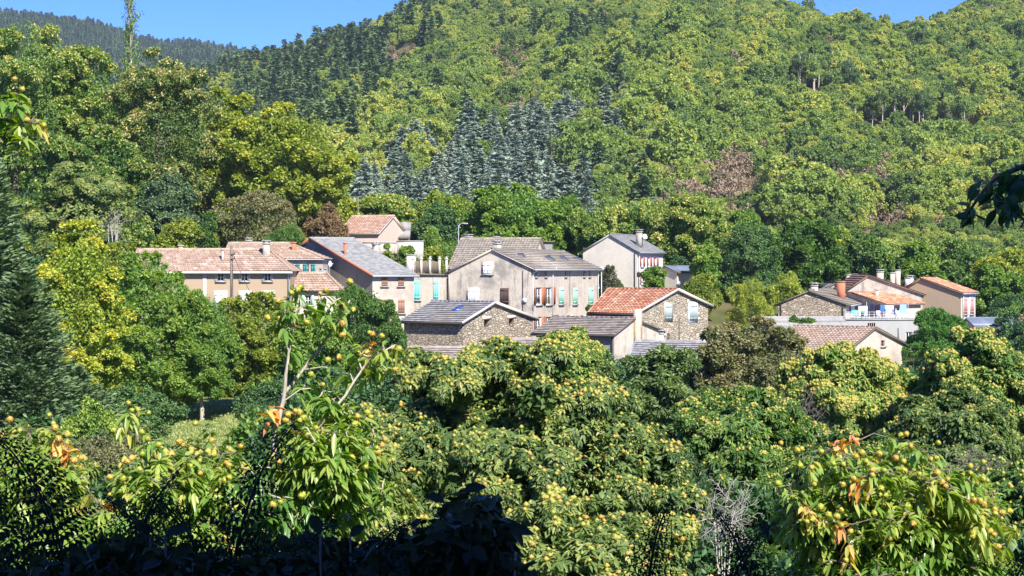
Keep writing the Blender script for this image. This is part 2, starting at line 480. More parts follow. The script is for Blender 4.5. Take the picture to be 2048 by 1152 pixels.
def groundmat():
    m, n, b = newmat('hill_soil_and_grass', .95, .1)
    geo = node(n, 'ShaderNodeNewGeometry'); sep = node(n, 'ShaderNodeSeparateXYZ'); n.links.new(geo.outputs['Position'], sep.inputs[0])
    tc = geo.outputs['Position']
    f = noise(n, tc, .12, 8, .65); f2 = noise(n, tc, 1.5, 6, .7); f3 = noise(n, tc, .03, 4)
    r = ramp(n, [(.3, (.05, .07, .02)), (.5, (.1, .1, .035)), (.68, (.2, .14, .08))]); n.links.new(f, r.inputs[0])
    lawn = ramp(n, [(.3, (.10, .15, .04)), (.6, (.19, .23, .07)), (.75, (.3, .28, .12))]); n.links.new(f2, lawn.inputs[0])
    y = sep.outputs[1]
    k = math_(n, 'MULTIPLY', math_(n, 'GREATER_THAN', y, 62.0), math_(n, 'LESS_THAN', y, 128.0))
    c = mixc(n, k, r.outputs[0], lawn.outputs[0])
    far = math_(n, 'GREATER_THAN', y, 380.0)
    c = mixc(n, far, c, mixc(n, f3, (.075, .085, .03), (.2, .15, .1)))
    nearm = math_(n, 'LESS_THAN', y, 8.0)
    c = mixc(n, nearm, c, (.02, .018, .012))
    n.links.new(c, b.inputs['Base Color'])
    bump(n, b, f2, .5, .2)
    return m


# ------------------------------------------------------------------ ground sheet
ys = np.concatenate([np.linspace(-400, -10, 20), np.linspace(-8, 12, 60)[:], np.linspace(13, 60, 50), np.linspace(62, 200, 80),
                     np.linspace(205, 1300, 240), np.linspace(1320, 3300, 80), np.linspace(3400, 6000, 12)])
ss = np.linspace(-1, 1, 341); ss = np.sign(ss) * np.abs(ss) ** 1.5
YY, S = np.meshgrid(ys, ss, indexing='ij')
XX = S * (60 + 1.1 * np.abs(YY))
ZZ = zt(XX, YY)
nr, nc = YY.shape
idx = np.arange(nr * nc).reshape(nr, nc)
Fq = np.stack([idx[:-1, :-1], idx[:-1, 1:], idx[1:, 1:], idx[1:, :-1]], -1).reshape(-1, 4)
gm = npmesh('ground', np.stack([XX, YY, ZZ], -1).reshape(-1, 3), [Fq], [groundmat()], smooth=True)
g = link('ground', gm); finish(g, kind='structure')

# ------------------------------------------------------------------ buildings
ZV = np.array([0, 0, 1.0])


def roof_panel(g, O, ds, dt, n, Ls, Lt, kind, rng, m=0, hip=0.0):
    """O: corner at the ridge; ds along the ridge, dt down the slope, n outward normal; Ls, Lt lengths"""
    per, amp, course, step = {'canal': (.32, .075, .42, .022), 'flat': (.3, .012, .4, .06), 'slate': (.3, .003, .3, .012),
                              'corr': (.2, .03, 1.6, .012), 'sheet': (.6, .004, 3, .01)}[kind]
    ncol = max(1, int(round(Ls / per))); nco = max(1, int(round(Lt / course)))
    sub = 4 if kind in ('canal', 'corr') else 1
    ns = ncol * sub + 1
    s_ = np.linspace(0, Ls, ns)
    wave = amp * (0.5 + 0.5 * np.cos(np.arange(ns) / sub * 2 * np.pi)) if sub > 1 else np.zeros(ns)
    colr = rng.random(ncol) * .15
    sag = rng.random() * .03
    for j in range(nco):
        t0 = Lt * j / nco; t1 = Lt * (j + 1) / nco + (.02 if j < nco - 1 else 0)
        jit = (rng.random(ns) - .5) * .008
        z0 = wave + jit; z1 = wave + step + jit
        w = sag * np.sin(s_ / Ls * np.pi * 1.3)
        q0 = 1 - hip / Ls * (1 - t0 / Lt); q1 = 1 - hip / Ls * (1 - t1 / Lt)
        A = O[None] + s_[:, None] * q0 * ds[None] + t0 * dt[None] + (z0 - w)[:, None] * n[None]
        B = O[None] + s_[:, None] * q1 * ds[None] + t1 * dt[None] + (z1 - w)[:, None] * n[None]
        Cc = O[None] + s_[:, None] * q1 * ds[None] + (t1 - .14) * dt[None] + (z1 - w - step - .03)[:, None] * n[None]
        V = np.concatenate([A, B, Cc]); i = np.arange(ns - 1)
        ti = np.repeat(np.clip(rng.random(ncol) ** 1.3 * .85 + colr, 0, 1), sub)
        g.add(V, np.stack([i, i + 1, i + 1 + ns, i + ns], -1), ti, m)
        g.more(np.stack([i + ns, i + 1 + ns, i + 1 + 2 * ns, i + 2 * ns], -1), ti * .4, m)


class House:
    def __init__(s, name, label, A, B, prof, zb, far, wall='st_grey', roof='t_grey', rk='flat', cat='house', skew=0.0,
                 long=None, ov=.25, ove=.4, fascia='wood', gutter=None, seed=0, vlen=None, back=True, ridge=True, verge=None, vdir=None, roofskip=(), eave=None, hip=0.0):
        s.hip = hip
        """A, B: (u,Y) gable plane anchors left to right; prof: roof line pixels left to right in that plane; far: (u, index)"""
        if eave:      # (u, v, Y) of the left end of the front eave, depth in metres, row of the ridge: a house seen along its front
            (eu, ev, eY), dep, rv = eave
            V = Vector((vdir[0], vdir[1], 0)).normalized(); s.n = -V; s.gd = Vector((V.y, -V.x, 0))
            f_ = at(eu, ev, eY); bk = f_ - s.gd * dep
            rd = f_ - s.gd * dep / 2; rd.z = (HZ - rv) / F * rd.y
            s.P = [bk, rd, f_]
        else:
            a = at(A[0], 600, A[1]); b = at(B[0], 600, B[1]); a.z = b.z = 0
            s.gd = (b - a).normalized()
            s.n = Vector((s.gd.y, -s.gd.x, 0))
            s.P = [on_plane(u, v, a, s.n) for u, v in prof]
            V = -s.n
        if skew: V = Vector((V.x * math.cos(skew) - V.y * math.sin(skew), V.x * math.sin(skew) + V.y * math.cos(skew), 0))
        if vdir: V = Vector((vdir[0], vdir[1], 0)).normalized()
        if vlen is None:
            p0 = s.P[far[1]]; lo, hi = 0, 60
            s0 = 1 if pix(p0 + V * 30)[0] > pix(p0)[0] else -1
            for _ in range(40):
                mid = (lo + hi) / 2
                if (pix(p0 + V * mid)[0] - far[0]) * s0 > 0: hi = mid
                else: lo = mid
            vlen = lo
        s.V = V * vlen; s.Vd = V
        s.zb = zb
        c = sum(s.P, Vector()) / len(s.P) + s.V / 2
        s.base = Vector((c.x, c.y, zb))
        s.root = thing(name, label, cat, s.base)
        s.holes = {'g': [], 'l': [], 'r': []}
        s.wallm = wall; s.longm = long or wall; s.seed = seed; s.back = back
        s.rng = np.random.default_rng(seed + 11)
        s.build_roof(roof, rk, ov, ove, fascia, gutter, ridge, verge, roofskip)
        s.info = (s.gd, s.n, s.V)

    def frame(s, w):
        """origin, direction to the right seen from outside, outward normal"""
        if w == 'g': return s.P[0], s.gd, s.n
        if w == 'l': return s.P[0] + s.V, (-s.Vd), Vector((0, 0, 1)).cross(s.Vd).normalized()
        return s.P[-1], s.Vd, -Vector((0, 0, 1)).cross(s.Vd).normalized()

    def build_roof(s, roof, rk, ov, ove, fascia, gutter, ridge, verge, roofskip):
        g = G(); fg = G(); gg = G(); vg = G()
        P = s.P; k = len(P); L = s.V.length
        for i in range(k - 1):
            if i in roofskip: continue
            a, b = P[i], P[i + 1]
            rise = b.z - a.z
            up = (b - a).normalized()
            if i == 0 and rise > 0: a = a - up * ove
            if i == k - 2 and rise < 0: b = b + up * ove
            if k == 2: a, b = P[0] - up * ove * .6, P[1] + up * ove * .6
            hi_, lo_ = (b, a) if b.z >= a.z else (a, b)
            dt = (lo_ - hi_); Lt = dt.length; dt = dt.normalized()
            n = dt.cross(s.Vd).normalized()
            if n.z < 0: n = -n
            O = hi_ - s.Vd * ov + n * .09
            if s.back is False: Ls = L + ov
            else: Ls = L + 2 * ov
            roof_panel(g, np.array(O), np.array(s.Vd), np.array(dt), np.array(n), Ls, Lt, rk, s.rng, hip=s.hip)
            c = (hi_ + lo_) / 2 + s.Vd * (L / 2) + n * .035
            e0 = hi_ - s.Vd * (ov - .01) + n * .08; e1 = lo_ - s.Vd * (ov - .01) + n * .08
            q = [e0, e0 + s.Vd * (Ls - .02 - s.hip), e1 + s.Vd * (Ls - .02), e1]
            fg.add([tuple(p) for p in q] + [tuple(p - n * .09) for p in q], [(0, 1, 2, 3), (7, 6, 5, 4), (0, 4, 5, 1), (1, 5, 6, 2), (2, 6, 7, 3), (3, 7, 4, 0)])
            if s.hip:
                s.hipc = getattr(s, 'hipc', []) + [e1 + s.Vd * (Ls - .02) + n * .05]; s.hipt = e0 + s.Vd * (Ls - .02 - s.hip) + n * .05
            if verge:
                w0 = s.Vd * (-ov - .07); w1 = s.Vd * (-ov + .02)
                for a0, a1 in ((n * .17, n * -.05),):
                    q = [hi_ + w0 + a0, hi_ + w1 + a0, lo_ + w1 + a0, lo_ + w0 + a0]
                    vg.add([tuple(p) for p in q] + [tuple(p - n * .22) for p in q], [(0, 1, 2, 3), (7, 6, 5, 4), (0, 4, 5, 1), (1, 5, 6, 2), (2, 6, 7, 3), (3, 7, 4, 0)])
            if gutter and ((i == 0 and rise > 0) or (i == k - 2 and rise < 0) or k == 2):
                gp = lo_ + dt * .07 + Vector((0, 0, .0))
                gq = G(); gq.tube([gp - s.Vd * ov, gp + s.Vd * (L + ov)], .085, 8); link('gutter', gq.mesh('gutter', [M[gutter]], off=s.base), s.root)
        if s.hip and len(s.hipc) == 2:
            g.add([tuple(s.hipt), tuple(s.hipc[0]), tuple(s.hipc[1])], [(0, 1, 2)], .4)
            g.tube([tuple(s.hipt), tuple(s.hipc[1])], .1, 6, t=.3)
        if ridge and k >= 3:
            for i in range(1, k - 1):
                if P[i].z > P[i - 1].z and P[i].z > P[i + 1].z:
                    p = P[i] + Vector((0, 0, .1)); nn = max(2, int((L - s.hip) / .4))
                    for q in range(nn):
                        e0 = p + s.Vd * (-ov + (L + 2 * ov - s.hip) * q / nn); e1 = p + s.Vd * (-ov + (L + 2 * ov - s.hip) * (q + 1) / nn + .03)
                        g.tube([e0, e1], [.115, .13], 6, t=float(s.rng.random()))
        s.roof = link('roof', g.mesh('roof', [M[roof]], off=s.base), s.root)
        link('eaves_board', fg.mesh('eaves_board', [M[fascia]], off=s.base), s.root)
        if verge: link('verge', vg.mesh('verge', [M[verge]], off=s.base), s.root)

    def rect(s, w, u0, v0, u1, v1):
        O, d, n = s.frame(w)
        a = on_plane(u0, v0, O, n); b = on_plane(u1, v1, O, n)
        x0 = (a - O).dot(d); x1 = (b - O).dot(d)
        if x0 > x1: x0, x1 = x1, x0
        return O, d, n, x0, x1, b.z, a.z

    def shutter(s, w, u0, v0, u1, v1, mat, leaves=2, surround=None, sill=True, tilt=0.0, bat=True):
        O, d, n, x0, x1, z0, z1 = s.rect(w, u0, v0, u1, v1)
        O = Vector((O.x, O.y, 0)); zc = (z0 + z1) / 2; h = z1 - z0
        if surround:
            g = G(); g.box(O + d * (x0 + x1) / 2 + n * .012 + ZVv * zc, x1 - x0 + .36, .024, h + .36, d); link('window_surround', g.mesh('window_surround', [M[surround]], off=s.base), s.root)
        wl = (x1 - x0) / leaves
        for q in range(leaves):
            g = G(); xc = x0 + wl * (q + .5)
            npl = max(2, int(wl / .14))
            for j in range(npl):
                g.box(O + d * (xc - wl / 2 + wl * (j + .5) / npl) + n * (.05 + .004 * (j % 2)) + ZVv * zc, wl / npl - .012, .035, h, d)
            if bat:
                for fz in (.14, .86):
                    g.box(O + d * xc + n * .085 + ZVv * (z0 + h * fz), wl * .94, .03, .1, d)
            link('shutter', g.mesh('shutter', [M[mat]], off=s.base), s.root)
        if sill:
            g = G(); g.box(O + d * (x0 + x1) / 2 + n * .09 + ZVv * (z0 - .06), x1 - x0 + .25, .18, .1, d)
            link('sill', g.mesh('sill', [M['concrete']], off=s.base), s.root)

    def window(s, w, u0, v0, u1, v1, frame='white', glass='glass', open_sh=None, surround=None, lintel=None, bars=True, depth=.18, sill=True):
        O, d, n, x0, x1, z0, z1 = s.rect(w, u0, v0, u1, v1)
        s.holes[w].append((x0, x1, z0, z1, depth))
        O = Vector((O.x, O.y, 0)); zc = (z0 + z1) / 2; h = z1 - z0; wd = x1 - x0; xc = (x0 + x1) / 2
        if surround:
            g = G()
            for (cx, cz, sx, sz) in ((x0 - .1, zc, .18, h + .38), (x1 + .1, zc, .18, h + .38), (xc, z1 + .1, wd, .18), (xc, z0 - .1, wd, .18)):
                g.box(O + d * cx + n * .015 + ZVv * cz, sx, .03, sz, d)
            link('window_surround', g.mesh('window_surround', [M[surround]], off=s.base), s.root)
        wo = None
        if bars:
            g = G(); q = O - n * (depth - .03)
            for cx, cz, sx, sz in ((x0 + .035, zc, .07, h), (x1 - .035, zc, .07, h), (xc, z1 - .035, wd - .14, .07), (xc, z0 + .035, wd - .14, .07), (xc, zc, .06, h - .14)):
                g.box(q + d * cx + ZVv * cz, sx, .05, sz, d)
            for e in (-1, 1):
                g.box(q + d * (xc + e * (wd / 4 - .005)) + ZVv * zc, wd / 2 - .11, .04, .035, d)
            wo = link('window', g.mesh('window', [M[frame]], off=s.base), s.root)
        if glass:
            g = G(); q = O - n * (depth - .001)
            g.quad(q + d * x0 + ZVv * z0, q + d * x1 + ZVv * z0, q + d * x1 + ZVv * z1, q + d * x0 + ZVv * z1)
            link('pane', g.mesh('pane', [M[glass]], off=s.base), wo or s.root)  # a dark sheet here paints the unlit inside of an open hole
        if lintel:
            g = G(); g.box(O + d * xc + n * .02 + ZVv * (z1 + .13), wd + .5, .05, .25, d); link('lintel', g.mesh('lintel', [M[lintel]], off=s.base), s.root)
        if open_sh:
            for e in (-1, 1):
                g = G(); sw = wd * .42
                g.box(O + d * (xc + e * (wd / 2 + sw / 2 + .03)) + n * .06 + ZVv * zc, sw, .04, h, d + n * .25 * e)
                link('shutter', g.mesh('shutter', [M[open_sh]], off=s.base), s.root)
        if sill:
            g = G(); g.box(O + d * xc + n * .07 + ZVv * (z0 - .06), wd + .25, .16, .09, d)
            link('sill', g.mesh('sill', [M['concrete']], off=s.base), s.root)

    def walls(s):
        for w in ('g', 'l', 'r'):
            O, d, n = s.frame(w)
            if w == 'g':
                L = (s.P[-1] - s.P[0]).dot(d)
                top = [((p - s.P[0]).dot(d), p.z) for p in s.P]
                poly = [(top[0][0], s.zb)] + [(L, s.zb)] + top[::-1]
            else:
                L = s.V.length; z = O.z; poly = [(0, s.zb), (L, s.zb), (L, z), (0, z)]
            s._wall(O, d, n, poly, s.holes[w], s.wallm if w == 'g' else s.longm)
        top = [p for p in s.P] if not s.hip else [s.P[0], s.P[-1]]
        g = G(); q = [Vector((p.x, p.y, p.z)) + s.V for p in top] + [Vector((top[-1].x, top[-1].y, s.zb)) + s.V, Vector((top[0].x, top[0].y, s.zb)) + s.V]
        tr = tessellate_polygon([q]); g.add([tuple(x) for x in q], tr)
        link('wall', g.mesh('wall', [M[s.wallm]], off=s.base), s.root)

    def _wall(s, O, d, n, poly, holes, mat):
        O = Vector((O.x, O.y, 0)); g = G()
        loops = [[Vector((x, z, 0)) for x, z in poly]]
        for x0, x1, z0, z1, dp in holes:
            loops.append([Vector((x0, z0, 0)), Vector((x0, z1, 0)), Vector((x1, z1, 0)), Vector((x1, z0, 0))])
        flat = [p for l in loops for p in l]
        tr = tessellate_polygon(loops)
        g.add([tuple(O + d * p.x + ZVv * p.y) for p in flat], tr)
        for x0, x1, z0, z1, dp in holes:
            c = [(x0, z0), (x1, z0), (x1, z1), (x0, z1)]
            for k in range(4):
                (a, b), (e, f) = c[k], c[(k + 1) % 4]
                p, q = O + d * a + ZVv * b, O + d * e + ZVv * f
                g.quad(p, q, q - n * dp, p - n * dp)
        link('wall', g.mesh('wall', [M[mat]], off=s.base), s.root)

    def chimney(s, u, vt, vb, wpx, Y, mat='st_grey', cap=None, pots=0, name='chimney', dpx=None):
        t = at(u, vt, Y); b = at(u, vb, Y); wd = wpx / F * Y; dp = wd if dpx is None else dpx / F * Y
        g = G(); h = t.z - b.z
        g.box((t + b) / 2 + Vector((0, dp / 2, -.3)), wd, dp, h + .6, s.gd)
        g.box(t + Vector((0, dp / 2, .04)), wd + .12, dp + .12, .1, s.gd, m=1)
        for k in range(pots):
            x = (k - (pots - 1) / 2) * wd * .5
            g.box(t + Vector((x, dp / 2, .22)), .16, .2, .26, m=1)
        if cap == 'slab':
            for e in (-1, 1): g.box(t + Vector((e * wd * .4, dp / 2, .16)), .1, dp * .9, .16, m=1)
            g.box(t + Vector((0, dp / 2, .27)), wd + .2, dp + .2, .07, s.gd, m=1)
        link(name, g.mesh(name, [M[mat], M['concrete'] if mat != 'brick' else M['brick']], off=s.base), s.roof)

    def skylight(s, i, quadpx, mat='skyl', name='skylight'):
        """pixel parallelogram (4 corners) on roof segment i"""
        a, b = s.P[i], s.P[i + 1]; n = (b - a).cross(s.Vd).normalized()
        if n.z < 0: n = -n
        O = a + n * .17
        q = [on_plane(u, v, O, n) for u, v in quadpx]
        g = G(); V = [tuple(p) for p in q] + [tuple(p - n * .12) for p in q]
        g.add(V, [(0, 1, 2, 3), (0, 4, 5, 1), (1, 5, 6, 2), (2, 6, 7, 3), (3, 7, 4, 0)])
        link(name, g.mesh(name, [M[mat]], off=s.base), s.roof)

    def pipe(s, w, u, v0, v1, mat='gut_w', r=.055, name='downspout', kink=None):
        O, d, n = s.frame(w)
        a = on_plane(u, v0, O, n) + n * .1; b = on_plane(u, v1, O, n) + n * .1
        pts = [a, b]
        if kink: pts = [a + n * .35 + Vector((0, 0, .28)) + d * kink, a + n * .3 + Vector((0, 0, .12)) + d * kink, a + Vector((0, 0, -.1)), b]
        g = G(); g.tube(pts, r, 7)
        link(name, g.mesh(name, [M[mat]], off=s.base), s.root)


ZVv = Vector((0, 0, 1))


def dish(parent, base, p, r, d, stick=None):
    """satellite dish at p facing d"""
    g = G(); d = Vector(d).normalized(); a = d.cross(ZVv).normalized(); b = a.cross(d)
    V = [tuple(p - d * r * .25)]; nn = 14
    for k in range(nn):
        th = k / nn * 2 * math.pi; V.append(tuple(p + (a * math.cos(th) + b * math.sin(th)) * r))
    g.add(V, [(0, k + 1, (k + 1) % nn + 1) for k in range(nn)])
    g.tube([p - b * r * .9, p + d * r * .9 - b * r * .3], .015, 5)
    g.box(p + d * r * .9 - b * r * .3, .08, .08, .08)
    if stick: g.tube([p - d * r * .25, stick], .025, 5)
    link('satellite_dish', g.mesh('satellite_dish', [M['white']], off=base), parent)


# H1 long two-storey house, tan render (front wall is the long right wall; the gable is its left end)
h = House('village_house', 'long tan two-storey house with white shutters and a mottled pink tile roof',
          None, None, None, -7.6, (580, 2), 'st_tan', 't_pink', 'canal', fascia='verge', gutter='zinc', seed=1, vdir=(1, .03), eave=((214, 541, 139), 8, 501), hip=2.4)
for u in (441, 489, 535):
    h.window('r', u - 7, 546, u + 7, 562, surround='st_grey', bars=True)
    h.shutter('r', u - 10, 585, u + 10, 622, 'white_sh', surround='st_grey')
h.window('r', 345, 545, 355, 558, surround='st_grey')
h.window('r', 222, 541, 233, 558, surround='white')
h.shutter('r', 326, 588, 340, 615, 'white_sh')
h.shutter('r', 222, 590, 236, 620, 'white_sh')
for u in (235, 350, 445, 490, 538): h.shutter('r', u - 9, 640, u + 9, 668, 'white_sh')
h.pipe('r', 577, 545, 690, 'zinc', kink=.3)
g_ = G(); O, d, n = h.frame('r'); a = on_plane(409, 546, O, n); g_.box(a + n * .02 - ZVv * 2.2, .3, .05, 4.4, d)
link('pilaster', g_.mesh('pilaster', [M['verge']], off=h.base), h.root)
h.chimney(532, 488, 512, 13, 142, 'st_grey', 'slab')
h.chimney(361, 492, 505, 9, 143, 'st_tan')
h.chimney(445, 500, 515, 4, 141, 'zinc')
h.walls()

# H2 house behind with teal shutters


def slabbox(name, label, cat, P0, d, w_, dp, h_, mat, matt=None):
    t = thing(name, label, cat, P0)
    g = G(); d = Vector(d).normalized(); n = Vector((d.y, -d.x, 0))
    g.box(Vector((0, 0, h_ / 2)) - n * dp / 2, w_, dp, h_, d)
    link('wall', g.mesh('wall', [M[mat]]), t)
    g = G(); g.box(Vector((0, 0, h_ + .06)) - n * dp / 2, w_ + .12, dp + .12, .12, d)
    link('coping', g.mesh('coping', [M[matt or 'concrete']]), t)
    return t


h = House('village_house', 'small teal-shuttered house under a tan tile roof, behind the long tan house',
          None, None, None, -4, (646, 2), 'st_warm', 't_tan', 'canal', fascia='verge', seed=2, vdir=(1, .03), eave=((450, 517, 151), 8, 488), hip=3.6)
for u in (574, 610):
    h.window('r', u - 0, 528, u + 8, 545, bars=True)
    pass
for u0 in (565, 591, 606, 622): h.shutter('r', u0, 528, u0 + 9, 545, 'teal', leaves=1, sill=False)
h.chimney(497, 482, 497, 11, 155, 'concrete', 'slab')
h.chimney(587, 486, 497, 8, 153, 'brick')
h.walls()
# H3 low annex
h = House('low_annex', 'low pale annex with a speckled pink tile roof, wedged right of the long tan house',
          None, None, None, -7, (686, 2), 'st_white', 't_pink', 'canal', fascia='gut_d', seed=4, vdir=(1, .06), eave=((583, 580, 142.5), 5.5, 548), ov=.1, hip=1.6)
h.window('r', 610, 590, 622, 612, open_sh='mint')
h.chimney(645, 543, 552, 12, 150, 'st_grey', 'slab')
h.walls()
# H5 slate roofed house: its left gable is a half gable falling to the right
h = House('village_house', 'grey-walled house with brown shutters, its big slate roof edged in orange tiles',
          (612, 164), (745, 155), [(600, 500), (623, 478), (745, 549)], -7.6, (828, 2), 'st_dark', 't_slate', 'slate', long='st_warm', gutter='zinc', seed=5, verge='brick', skew=-.25)
for (u0, v0, u1, v1) in ((763, 553, 775, 572), (796, 553, 808, 572), (796, 599, 809, 626), (764, 599, 776, 616)):
    h.shutter('r', u0, v0, u1, v1, 'brown_sh')
h.chimney(752, 489, 508, 12, 162, 'st_grey', None, 2)
h.chimney(690, 487, 508, 4, 159.5, 'brick')
dish(h.root, h.base, at(660, 527, 157), .3, (.9, -.45, .2), at(656, 517, 159))
h.walls()
# H6 rough rendered building with turquoise shutters carrying the roof terrace
h = House('terrace_house', 'rough rendered flat building with two turquoise shutters under a fenced roof terrace',
          (826, 160), (897, 160.5), [(826, 550), (897, 550)], -7.6, (900, 1), 'stone_mix', 't_brown', 'sheet', seed=6, vlen=8, ridge=False, ove=.2)
h.shutter('g', 827, 561, 840, 600, 'turq', leaves=1); h.shutter('g', 867, 561, 877, 599, 'turq', leaves=1)
h.walls()
# terrace railing posts and fence panels on H6
tz = at(860, 549, 160.4).z
t = thing('terrace_fence', 'weathered plank fence between pale posts along the edge of the roof terrace', 'fence', at(842, 549, 160.6))
b0 = Vector(t.location)
for k, u in enumerate((826, 842.5, 860, 879, 893)):
    g = G(); p = at(u, 549, 160.7); p.z = tz
    g.box(p + ZVv * .7, .2, .24, 1.4); g.box(p + ZVv * 1.46, .32, .32, .12); g.box(p + ZVv * 1.6, .16, .16, .16)
    link('post', g.mesh('post', [M['verge']], off=b0), t)
for u0, u1 in ((828, 841), (844, 858.5), (861.5, 877)):
    g = G(); p, q = at(u0, 549, 160.7), at(u1, 549, 160.7); nn = 10
    for k in range(nn):
        c = p.lerp(q, (k + .5) / nn); c.z = tz + .72
        g.box(c, (q - p).length / nn - .015, .03, 1.1 + .08 * math.sin(k * 7))
    for zz in (.4, 1.0): c = p.lerp(q, .5); c.z = tz + zz; g.box(c + Vector((0, .04, 0)), (q - p).length, .04, .08)
    link('fence_panel', g.mesh('fence_panel', [M['wood']], off=b0), t)
# H7 the main house
h = House('village_house', 'large stained grey gabled house mid-village, with four roof windows',
          (895, 160.3), (1060, 157.5), [(897, 545), (985, 500), (1062, 536)], -7.6, (1197, 2), 'st_grey', 't_brown', 'flat', long='st_warm', gutter='zinc', seed=7, skew=-.04, fascia='verge')
h.shutter('g', 966, 527, 984, 548, 'white_sh', surround='st_warm')
h.shutter('g', 936, 579, 955, 606, 'white_sh', leaves=2, surround='verge', sill=False)
h.shutter('g', 1001, 576, 1018, 608, 'dk_sh', leaves=1, sill=False)
for u in (1078, 1098):
    h.window('r', u - 5.5, 575, u + 5.5, 609, bars=True, open_sh='rust_sh')
    h.window('r', u - 5.5, 634, u + 5.5, 668, bars=True, open_sh='rust_sh')
for u in (1122, 1149.5, 1181): h.shutter('r', u - 4.2, 576, u + 4.2, 608, 'mint', leaves=1, surround=None)
for u in (1137, 1163): h.window('r', u - 4, 631, u + 4, 642, open_sh='mint')
for u in (1072, 1091, 1131, 1168, 1179): h.window('r', u - 1.6, 542, u + 1.6, 553, bars=False, glass='dark')
h.window('r', 1109, 630, 1117, 650, frame='dk_sh')
h.pipe('r', 1064, 545, 690, 'gut_w', kink=.2); h.pipe('r', 1104, 540, 680, 'gut_w', kink=.1); h.pipe('r', 1194.5, 540, 625, 'gut_w')
h.pipe('g', 1046.5, 540, 655, 'dk_sh', r=.025, name='cable'); h.pipe('g', 899, 550, 600, 'st_white', r=.09, name='flue')
h.pipe('r', 1138, 538, 612, 'dk_sh', r=.02, name='cable')
for q in ((1035, 506, 1046, 506, 1052, 513, 1041, 513), (1089, 512, 1099, 511, 1112, 520, 1103, 521), (1119, 512, 1128, 512, 1139, 520, 1130, 521), (1145, 513, 1154, 513, 1166, 520, 1157, 521)):
    h.skylight(1, [(q[0], q[1]), (q[2], q[3]), (q[4], q[5]), (q[6], q[7])], 'rwin')
h.chimney(995, 488, 510, 13, 160.5, 'st_grey', 'slab', 2)
g_ = G(); g_.box(on_plane(1050, 601, h.P[0], h.n) + h.n * .1, .35, .16, .35, h.gd); link('meter_box', g_.mesh('meter_box', [M['white']], off=h.base), h.root)
H7 = h; h.walls()
# wall lamp on H7's corner
p = on_plane(1067, 600, h.P[0], h.n)
t = thing('wall_lamp', 'dark lantern on a curved bracket at the corner of the large grey gabled house', 'street lamp', p)
g = G(); g.tube([(0, 0, -.6), (.05, -.3, -.1), (.25, -.5, .25), (.45, -.55, .3)], .03, 6); link('bracket', g.mesh('bracket', [M['black']]), t)
g = G(); g.box((.45, -.55, .12), .34, .34, .2, taper=.35); g.box((.45, -.55, -.08), .2, .2, .2); link('lantern', g.mesh('lantern', [M['black']]), t)
# H8 house behind the main one
h = House('village_house', 'wide house with a weathered beige canal-tile roof, behind the large grey gabled house',
          None, None, None, -4, (1078, 1), 'st_white', 't_brown', 'canal', seed=8, vdir=(1, -.22), eave=((900, 537, 173), 11, 479))
h.chimney(937, 474, 484, 16, 181, 'st_grey', 'slab'); h.chimney(951, 483, 493, 10, 180, 'concrete'); h.chimney(965, 483, 493, 8, 180, 'concrete')
h.chimney(993, 474, 482, 12, 180.5, 'st_grey')
h.walls()
h = House('low_annex', 'small grey flat-topped block at the right end of the beige canal-tile roof',
          (1078, 181), (1105, 181), [(1078, 484), (1105, 484)], -3, (0, 0), 'st_dark', 't_brown', 'sheet', seed=9, vlen=5, ridge=False); h.walls()
# H9 upper orange-roofed house and shed
h = House('village_house', 'pale pink house with an orange tile roof, highest of the houses', None, None, None,
          1.0, (757, 2), 'st_pink', 't_salmon', 'canal', seed=10, vdir=(1, -.35), fascia='verge', eave=((680, 466, 194), 8, 434)); h.walls()
h = House('shed', 'shed with a grey corrugated roof beside the highest orange-roofed house', None, None, None,
          1.0, (816, 2), 'st_dark', 't_corr', 'corr', seed=11, vdir=(1, .02), cat='shed', eave=((774, 474, 198), 6, 448)); h.walls()
t = slabbox('garden_wall', 'low cream garden wall with a stepped top above the slate-roofed house', 'wall', at(820, 520, 186), (1, 0, 0), 2.9, .6, 2.0, 'st_white')
t = slabbox('garden_wall', 'long grey terrace wall running behind the slate roof', 'wall', at(775, 515, 188), (1, .1, 0), 5.5, .5, 1.6, 'st_grey')
t = slabbox('gate_post', 'white square pillar on the terrace right of the slate roof', 'pillar', at(822, 555, 172), (1, 0, 0), .9, .9, 2.2, 'st_bright')
# H12 white gabled house
h = House('village_house', 'tall cream gabled house with red shutters, standing apart before round chestnuts',
          (1165, 187.3), (1274, 185), [(1166, 503), (1220, 470), (1275, 502)], -3.2, (1326, 2), 'st_white', 't_slate', 'slate', seed=12, skew=0, fascia='concrete', long='st_bright', gutter='zinc', ove=.3)
for u in (1284, 1298, 1311): h.window('r', u - 2.2, 514, u + 2.2, 533, open_sh='red')
h.window('r', 1283, 553, 1290, 568, open_sh='pinksh')
h.pipe('r', 1277, 508, 585, 'gut_w'); h.pipe('g', 1270, 505, 585, 'gut_d', r=.04, name='cable')
h.chimney(1279, 464, 482, 11, 188, 'st_grey', 'slab')
dish(h.roof, h.base, at(1290, 473, 188), .3, (.6, -1, .3), at(1283, 476, 188.3))
h.walls()
h = House('low_annex', 'low annex with a blue metal roof at the right foot of the tall cream house', (1320, 190), (1356, 188), [(1322, 545), (1330, 532), (1354, 544)],
          -4, (0, 0), 'st_white', 't_blue', 'sheet', seed=13, vlen=4, ridge=False); h.walls()
